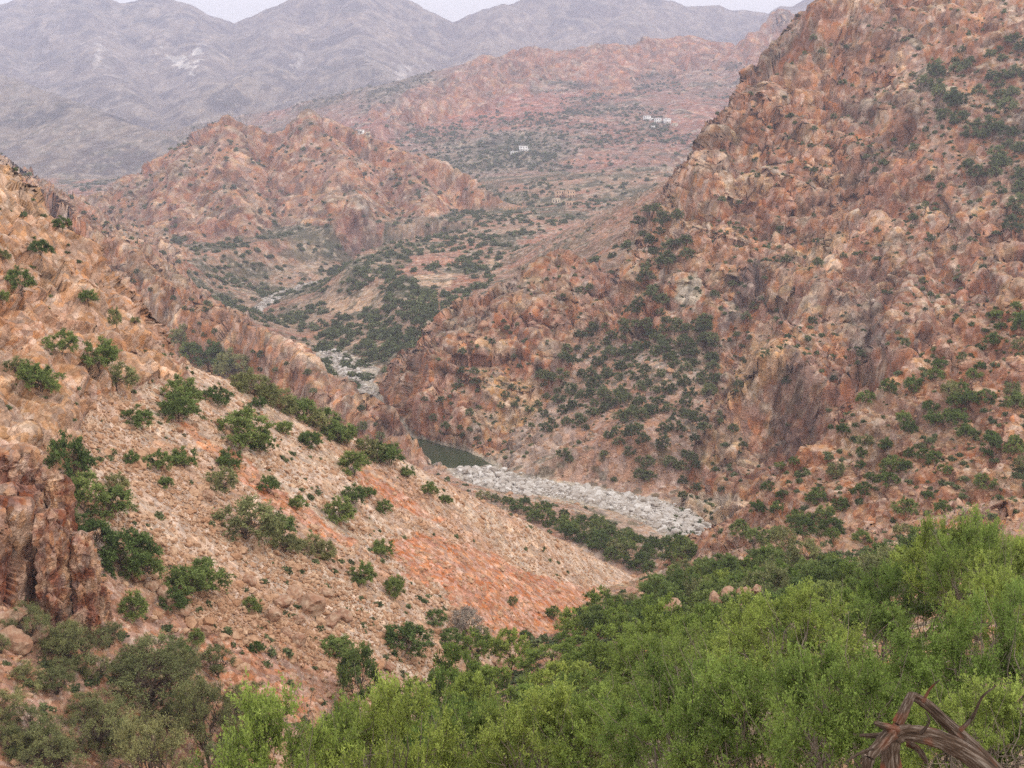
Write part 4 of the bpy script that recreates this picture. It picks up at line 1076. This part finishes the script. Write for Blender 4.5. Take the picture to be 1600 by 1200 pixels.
for j, (px, py0, py1, w_, y, lab) in enumerate(PILL):
    a, b = W(px, py1, y), W(px, py0, y)
    wm = w_ / FPX * y
    me = pillar_mesh('rock_pillar', 30 + j, wm, wm * 1.3, (b.z - a.z) * 1.0 + 3.0)
    put('rock_pillar', me, lab, 'rock', loc=(a.x, y + wm * 0.4, a.z - 3.0), rot=(0, RNG.uniform(-.04, .09), RNG.uniform(-.6, .6)))
# a broken wall of blocks running down from the pillars
WALL = [(180, 868, 22), (200, 880, 18), (222, 898, 24), (240, 912, 20), (258, 925, 24), (275, 940, 20), (290, 952, 24), (322, 985, 22), (346, 1000, 18), (240, 890, 14), (470, 1000, 26), (455, 985, 20), (60, 985, 40), (30, 1000, 50), (20, 965, 40)]
for j, (px, py, w_) in enumerate(sorted(WALL)):
    k = ground_at(px, py); s = w_ / FPX * PF[k] * 0.6
    put('wall_rock', RED_ST[(j * 5 + 2) % 6], f'{ordinal(j)} block from the left in the broken rock rib running down from the pillars', 'rock', 'blocks of the broken rock rib', loc=(V[k][0], V[k][1], V[k][2] + 0.25 * s), rot=(RNG.uniform(-.5, .5), RNG.uniform(-.5, .5), RNG.uniform(0, 6.28)), scale=(s, s, s * 1.2))
# rocks where the near spur ends in the trees
SPR = [(1118, 936, 26), (1140, 930, 30), (1165, 928, 26), (1182, 922, 18), (1215, 940, 22), (1240, 938, 28), (1265, 932, 24), (1288, 922, 20), (1055, 950, 34), (1150, 945, 20), (1490, 790, 40), (1520, 770, 36), (1450, 800, 36), (1410, 820, 30)]
for j, (px, py, w_) in enumerate(sorted(SPR)):
    p = W(px, py, 95 if px < 1350 else 110)
    s = w_ / FPX * p.y * 0.6; gz = height_at(p.x, p.y)
    put('spur_rock', RED_ST[(j * 3 + 1) % 6], f'{ordinal(j)} rock from the left of those showing above the trees at the spur foot', 'rock', 'rocks showing above the trees at the spur foot', loc=(p.x, p.y, p.z if p.z - gz < 4 else gz + 0.3 * s), rot=(RNG.uniform(-.4, .4), RNG.uniform(-.4, .4), RNG.uniform(0, 6.28)), scale=(s, s, s * 1.1))

# ------------------------------------------------------------------ pool
def pool():
    a = np.linspace(0, 2 * math.pi, 40, endpoint=False)
    P = np.array([onz(*p, -102.1) for p in [(540, 735), (640, 740), (720, 745), (775, 740), (790, 715), (770, 690), (720, 660), (680, 645), (640, 640), (560, 655), (520, 700)]])
    me = bpy.data.meshes.new('water'); me.from_pydata(P.tolist(), [], [tuple(range(len(P)))[::-1]])
    m, n, l, b = new_mat('pool_water')
    b.inputs['Base Color'].default_value = (*rgb('363f2a'), 1); b.inputs['Roughness'].default_value = 0.2; b.inputs['Specular IOR Level'].default_value = 0.08
    nz = n.new('ShaderNodeTexNoise'); nz.inputs['Scale'].default_value = 1.2; g = n.new('ShaderNodeNewGeometry'); l.new(g.outputs['Position'], nz.inputs['Vector'])
    bp = n.new('ShaderNodeBump'); bp.inputs['Strength'].default_value = 0.15; bp.inputs['Distance'].default_value = 0.1
    me.materials.append(m)
    put('pool_water', me, 'still dark green pool in the narrow of the gorge', kind='structure')
pool()

# ------------------------------------------------------------------ houses
def plain_mat(name, col, rough=0.9):
    m, n, l, b = new_mat(name)
    g = n.new('ShaderNodeTexCoord'); nz = n.new('ShaderNodeTexNoise'); nz.inputs['Scale'].default_value = 0.8; l.new(g.outputs['Object'], nz.inputs['Vector'])
    hv = n.new('ShaderNodeHueSaturation'); hv.inputs['Color'].default_value = (*rgb(col), 1)
    mr = n.new('ShaderNodeMapRange'); mr.inputs[3].default_value, mr.inputs[4].default_value = 0.85, 1.1; l.new(nz.outputs['Fac'], mr.inputs[0]); l.new(mr.outputs[0], hv.inputs['Value'])
    l.new(hv.outputs[0], b.inputs['Base Color']); b.inputs['Roughness'].default_value = rough
    return m
H_WHITE, H_CREAM, H_MUD, H_DARK, H_DOOR = plain_mat('whitewash', 'f0ece4'), plain_mat('cream_wall', 'ddcdb2'), plain_mat('mud_wall', 'd0ad8e'), plain_mat('window_dark', '3a3632'), plain_mat('wood_door', '5a4634')
def box(S, x0, x1, y0, y1, z0, z1):
    v = np.array([(x, y, z) for x in (x0, x1) for y in (y0, y1) for z in (z0, z1)], np.float32)
    S.add(v, np.array([(0, 1, 3, 2), (4, 6, 7, 5), (0, 4, 5, 1), (2, 3, 7, 6), (0, 2, 6, 4), (1, 5, 7, 3)]))
def house(px, py, wpx, floors, mat, label, group, wing=0.0):
    k = ground_at(px, py); p = V[k]; w = wpx / FPX * PF[k]; d = w * 0.8; h = 3.6 * floors
    e = bpy.data.objects.new('house', None); COL.objects.link(e); e.location = (p[0], p[1], p[2] - 1.0); e.rotation_euler = (0, 0, RNG.uniform(-.35, .35))
    e['label'] = label; e['category'] = 'house'; e['group'] = group
    S = Soup(); box(S, -w / 2, w / 2, -d / 2, d / 2, -2, h)
    if wing: box(S, w / 2 + 0.003, w / 2 + w * wing, -d * 0.35, d * 0.3, -2, h * 0.55)
    put('wall', S.mesh('wall', mat, False), parent=e)
    S = Soup()
    for a in ((-w / 2 - .1, w / 2 + .1, -d / 2 - .1, -d / 2 + .25), (-w / 2 - .1, w / 2 + .1, d / 2 - .25, d / 2 + .1), (-w / 2 - .1, -w / 2 + .25, -d / 2 + .253, d / 2 - .253), (w / 2 - .25, w / 2 + .1, -d / 2 + .253, d / 2 - .253)): box(S, *a, h + 0.003, h + 0.8)
    put('parapet', S.mesh('parapet', mat, False), parent=e)
    for f in range(floors):
        for q in (-0.3, 0.0, 0.3):
            if f == 0 and q == 0.0:
                S = Soup(); box(S, -0.7, 0.7, -d / 2 - 0.06, -d / 2 + 0.2, 0.2, 2.9); put('door', S.mesh('door', H_DOOR, False), parent=e); continue
            S = Soup(); box(S, q * w - 0.6, q * w + 0.6, -d / 2 - 0.05, -d / 2 + 0.2, f * 3.6 + 1.4, f * 3.6 + 2.9); put('window', S.mesh('window', H_DARK, False), parent=e)
V1, V2, V3 = 'upper white village', 'brown hamlet', 'white farmstead'
for a in [(1006, 178, 9, 1, H_CREAM, 'cream house at the left end of the upper white village', V1), (1014, 183, 11, 2, H_WHITE, 'tall white house second from the left in the upper village', V1, 0.5), (1023, 185, 10, 1, H_CREAM, 'low cream house in the middle of the upper village', V1),
          (1031, 184, 11, 2, H_WHITE, 'tall white house in the middle of the upper village', V1), (1040, 187, 10, 2, H_WHITE, 'white house right of the middle of the upper village', V1), (1048, 189, 9, 1, H_CREAM, 'cream house at the right end of the upper village', V1), (1017, 193, 6, 1, H_WHITE, 'small white house below the upper village', V1), (996, 172, 6, 1, H_MUD, 'mud brown house above the upper village at left', V1),
          (806, 232, 12, 1, H_WHITE, 'low white wing of the lone farmstead on the hillside', V3), (817, 230, 13, 2, H_WHITE, 'tall white house of the lone farmstead on the hillside', V3, 0.4),
          (869, 301, 13, 2, H_MUD, 'upper left house of the brown hamlet', V2), (886, 301, 14, 2, H_MUD, 'upper right house of the brown hamlet', V2), (865, 310, 13, 1, H_CREAM, 'pale lower left house of the brown hamlet', V2), (886, 313, 15, 1, H_MUD, 'lower right house of the brown hamlet', V2),
          (566, 203, 8, 1, H_WHITE, 'white house on the saddle beside the twin-peaked hill', 'saddle houses'), (574, 204, 6, 1, H_CREAM, 'small cream house on the saddle beside the twin-peaked hill', 'saddle houses')]:
    house(*a)

# ------------------------------------------------------------------ dead tree in the lower right corner
def dead_tree():
    m, n, l, b = new_mat('weathered_wood')
    tc = n.new('ShaderNodeAttribute'); tc.attribute_name = 'grain'
    nz = n.new('ShaderNodeTexNoise'); nz.inputs['Scale'].default_value = 1.0; nz.inputs['Detail'].default_value = 5; nz.inputs['Roughness'].default_value = 0.7; l.new(tc.outputs['Vector'], nz.inputs['Vector'])
    cr = n.new('ShaderNodeValToRGB'); cr.color_ramp.elements[0].position = 0.3; cr.color_ramp.elements[0].color = (*rgb('1d1611'), 1); cr.color_ramp.elements[1].position = 0.72; cr.color_ramp.elements[1].color = (*rgb('93867a'), 1)
    q = cr.color_ramp.elements.new(0.5); q.color = (*rgb('4d3c30'), 1)
    l.new(nz.outputs['Fac'], cr.inputs[0])
    n2 = n.new('ShaderNodeTexNoise'); n2.inputs['Scale'].default_value = 5.0; g = n.new('ShaderNodeNewGeometry'); l.new(g.outputs['Position'], n2.inputs['Vector'])
    mr = n.new('ShaderNodeMapRange'); mr.inputs[1].default_value, mr.inputs[2].default_value = 0.55, 0.7; l.new(n2.outputs['Fac'], mr.inputs[0])
    mx = n.new('ShaderNodeMix'); mx.data_type = 'RGBA'; mx.inputs[7].default_value = (*rgb('7a4630'), 1); l.new(mr.outputs[0], mx.inputs[0]); l.new(cr.outputs[0], mx.inputs[6])
    l.new(mx.outputs[2], b.inputs['Base Color']); b.inputs['Roughness'].default_value = 0.9; b.inputs['Specular IOR Level'].default_value = 0.15
    bp = n.new('ShaderNodeBump'); bp.inputs['Distance'].default_value = 0.012; l.new(nz.outputs['Fac'], bp.inputs['Height']); l.new(bp.outputs[0], b.inputs['Normal'])
    root = W(1600, 1260, 5.3)
    e = bpy.data.objects.new('dead_tree', None); COL.objects.link(e); e.location = root
    e['label'] = 'weathered dead tree trunk with arched broken boughs, lower right corner'; e['category'] = 'dead tree'
    def limb(name, pts, rad, seed, sides=22):
        P = np.array([list(W(px, py, y)) for px, py, y in pts]); n0 = len(P)
        # smooth the path
        t = np.linspace(0, n0 - 1, n0 * 14)
        def cr_(t):
            i = np.clip(np.floor(t).astype(int), 0, n0 - 2); u = (t - i)[:, None]
            p0, p1, p2, p3 = P[np.clip(i - 1, 0, n0 - 1)], P[i], P[i + 1], P[np.clip(i + 2, 0, n0 - 1)]
            return 0.5 * (2 * p1 + (p2 - p0) * u + (2 * p0 - 5 * p1 + 4 * p2 - p3) * u * u + (3 * p1 - p0 - 3 * p2 + p3) * u ** 3)
        path = cr_(t); r_ = np.interp(t, np.arange(n0), [q / FPX * pts[0][2] for q in rad])
        v, f = tube(path, r_, sides)
        v = v.reshape(len(t), sides, 3); cen = path[:, None]
        ang = np.linspace(0, 2 * math.pi, sides, endpoint=False)[None] + t[:, None] * 0.12
        rid = 0.5 * vnoise(np.cos(ang) * 2.2 + seed, np.sin(ang) * 2.2, t[:, None] * 0.35 + 0 * ang, seed) + 0.35 * vnoise(np.cos(ang) * 5 + seed, np.sin(ang) * 5, t[:, None] * 0.6 + 0 * ang, seed + 1) + 0.2 * vnoise(np.cos(ang) * 2, np.sin(ang) * 2, t[:, None] * 3 + 0 * ang, seed + 2)
        v = cen + (v - cen) * (1 + 0.55 * rid)[..., None]
        gr = np.stack([np.cos(ang) * 3.4 + seed, np.sin(ang) * 3.4, t[:, None] * 1.5 + 0 * ang], -1).reshape(-1, 3)
        v = v.reshape(-1, 3)
        a0, a1 = len(v), len(v) + 1
        v = np.concatenate([v, path[:1], path[-1:]]); gr = np.concatenate([gr, gr[:1], gr[-1:]])
        j = np.arange(sides); j2 = (j + 1) % sides; L0 = (len(t) - 1) * sides
        F = [tuple(q) for q in f] + [(a0, int(q2), int(q)) for q, q2 in zip(j, j2)] + [(a1, int(L0 + q), int(L0 + q2)) for q, q2 in zip(j, j2)]
        me = bpy.data.meshes.new(name); me.from_pydata((v - np.array(root)).tolist(), [], F); me.materials.append(m)
        me.polygons.foreach_set('use_smooth', np.ones(len(me.polygons), bool))
        at = me.attributes.new('grain', 'FLOAT_VECTOR', 'POINT'); at.data.foreach_set('vector', gr.astype(np.float32).ravel())
        put(name, me, parent=e)
    limb('trunk', [(1600, 1270, 5.3), (1530, 1192, 5.35), (1480, 1160, 5.4), (1430, 1146, 5.4), (1402, 1148, 5.4), (1392, 1175, 5.4), (1396, 1230, 5.4)], [22, 18, 15, 12, 12, 15, 21], 3)
    limb('bough', [(1590, 1240, 5.6), (1530, 1175, 5.6), (1480, 1130, 5.6), (1440, 1096, 5.6), (1422, 1086, 5.6)], [12, 10, 9, 8, 6], 5)
    limb('bough', [(1426, 1084, 5.6), (1416, 1104, 5.55), (1404, 1130, 5.5), (1394, 1160, 5.5)], [6, 7, 8, 8], 7)
    limb('branch', [(1402, 1142, 5.3), (1386, 1136, 5.3), (1366, 1129, 5.3)], [8, 6, 3], 9, 12)
    limb('branch', [(1400, 1150, 5.35), (1375, 1150, 5.35), (1343, 1149, 5.35)], [8, 5, 2], 11, 12)
    limb('branch', [(1392, 1148, 5.3), (1375, 1165, 5.25), (1360, 1182, 5.2), (1352, 1215, 5.2)], [14, 11, 8, 6], 13, 14)
    limb('branch', [(1420, 1160, 5.5), (1436, 1172, 5.5), (1448, 1192, 5.5)], [6, 5, 3], 15, 12)
    limb('twig', [(1442, 1098, 5.5), (1452, 1078, 5.5), (1468, 1062, 5.4)], [3, 2, 0.8], 17, 8)
    limb('twig', [(1500, 1142, 5.5), (1520, 1120, 5.5), (1534, 1090, 5.4), (1556, 1072, 5.4)], [4, 3, 2, 0.8], 19, 8)
    limb('twig', [(1366, 1172, 5.2), (1346, 1176, 5.2), (1322, 1190, 5.1)], [4, 2.5, 1], 21, 8)
    limb('twig', [(1440, 1146, 5.3), (1452, 1128, 5.2), (1446, 1112, 5.2)], [3.5, 2, 0.8], 23, 8)
dead_tree()
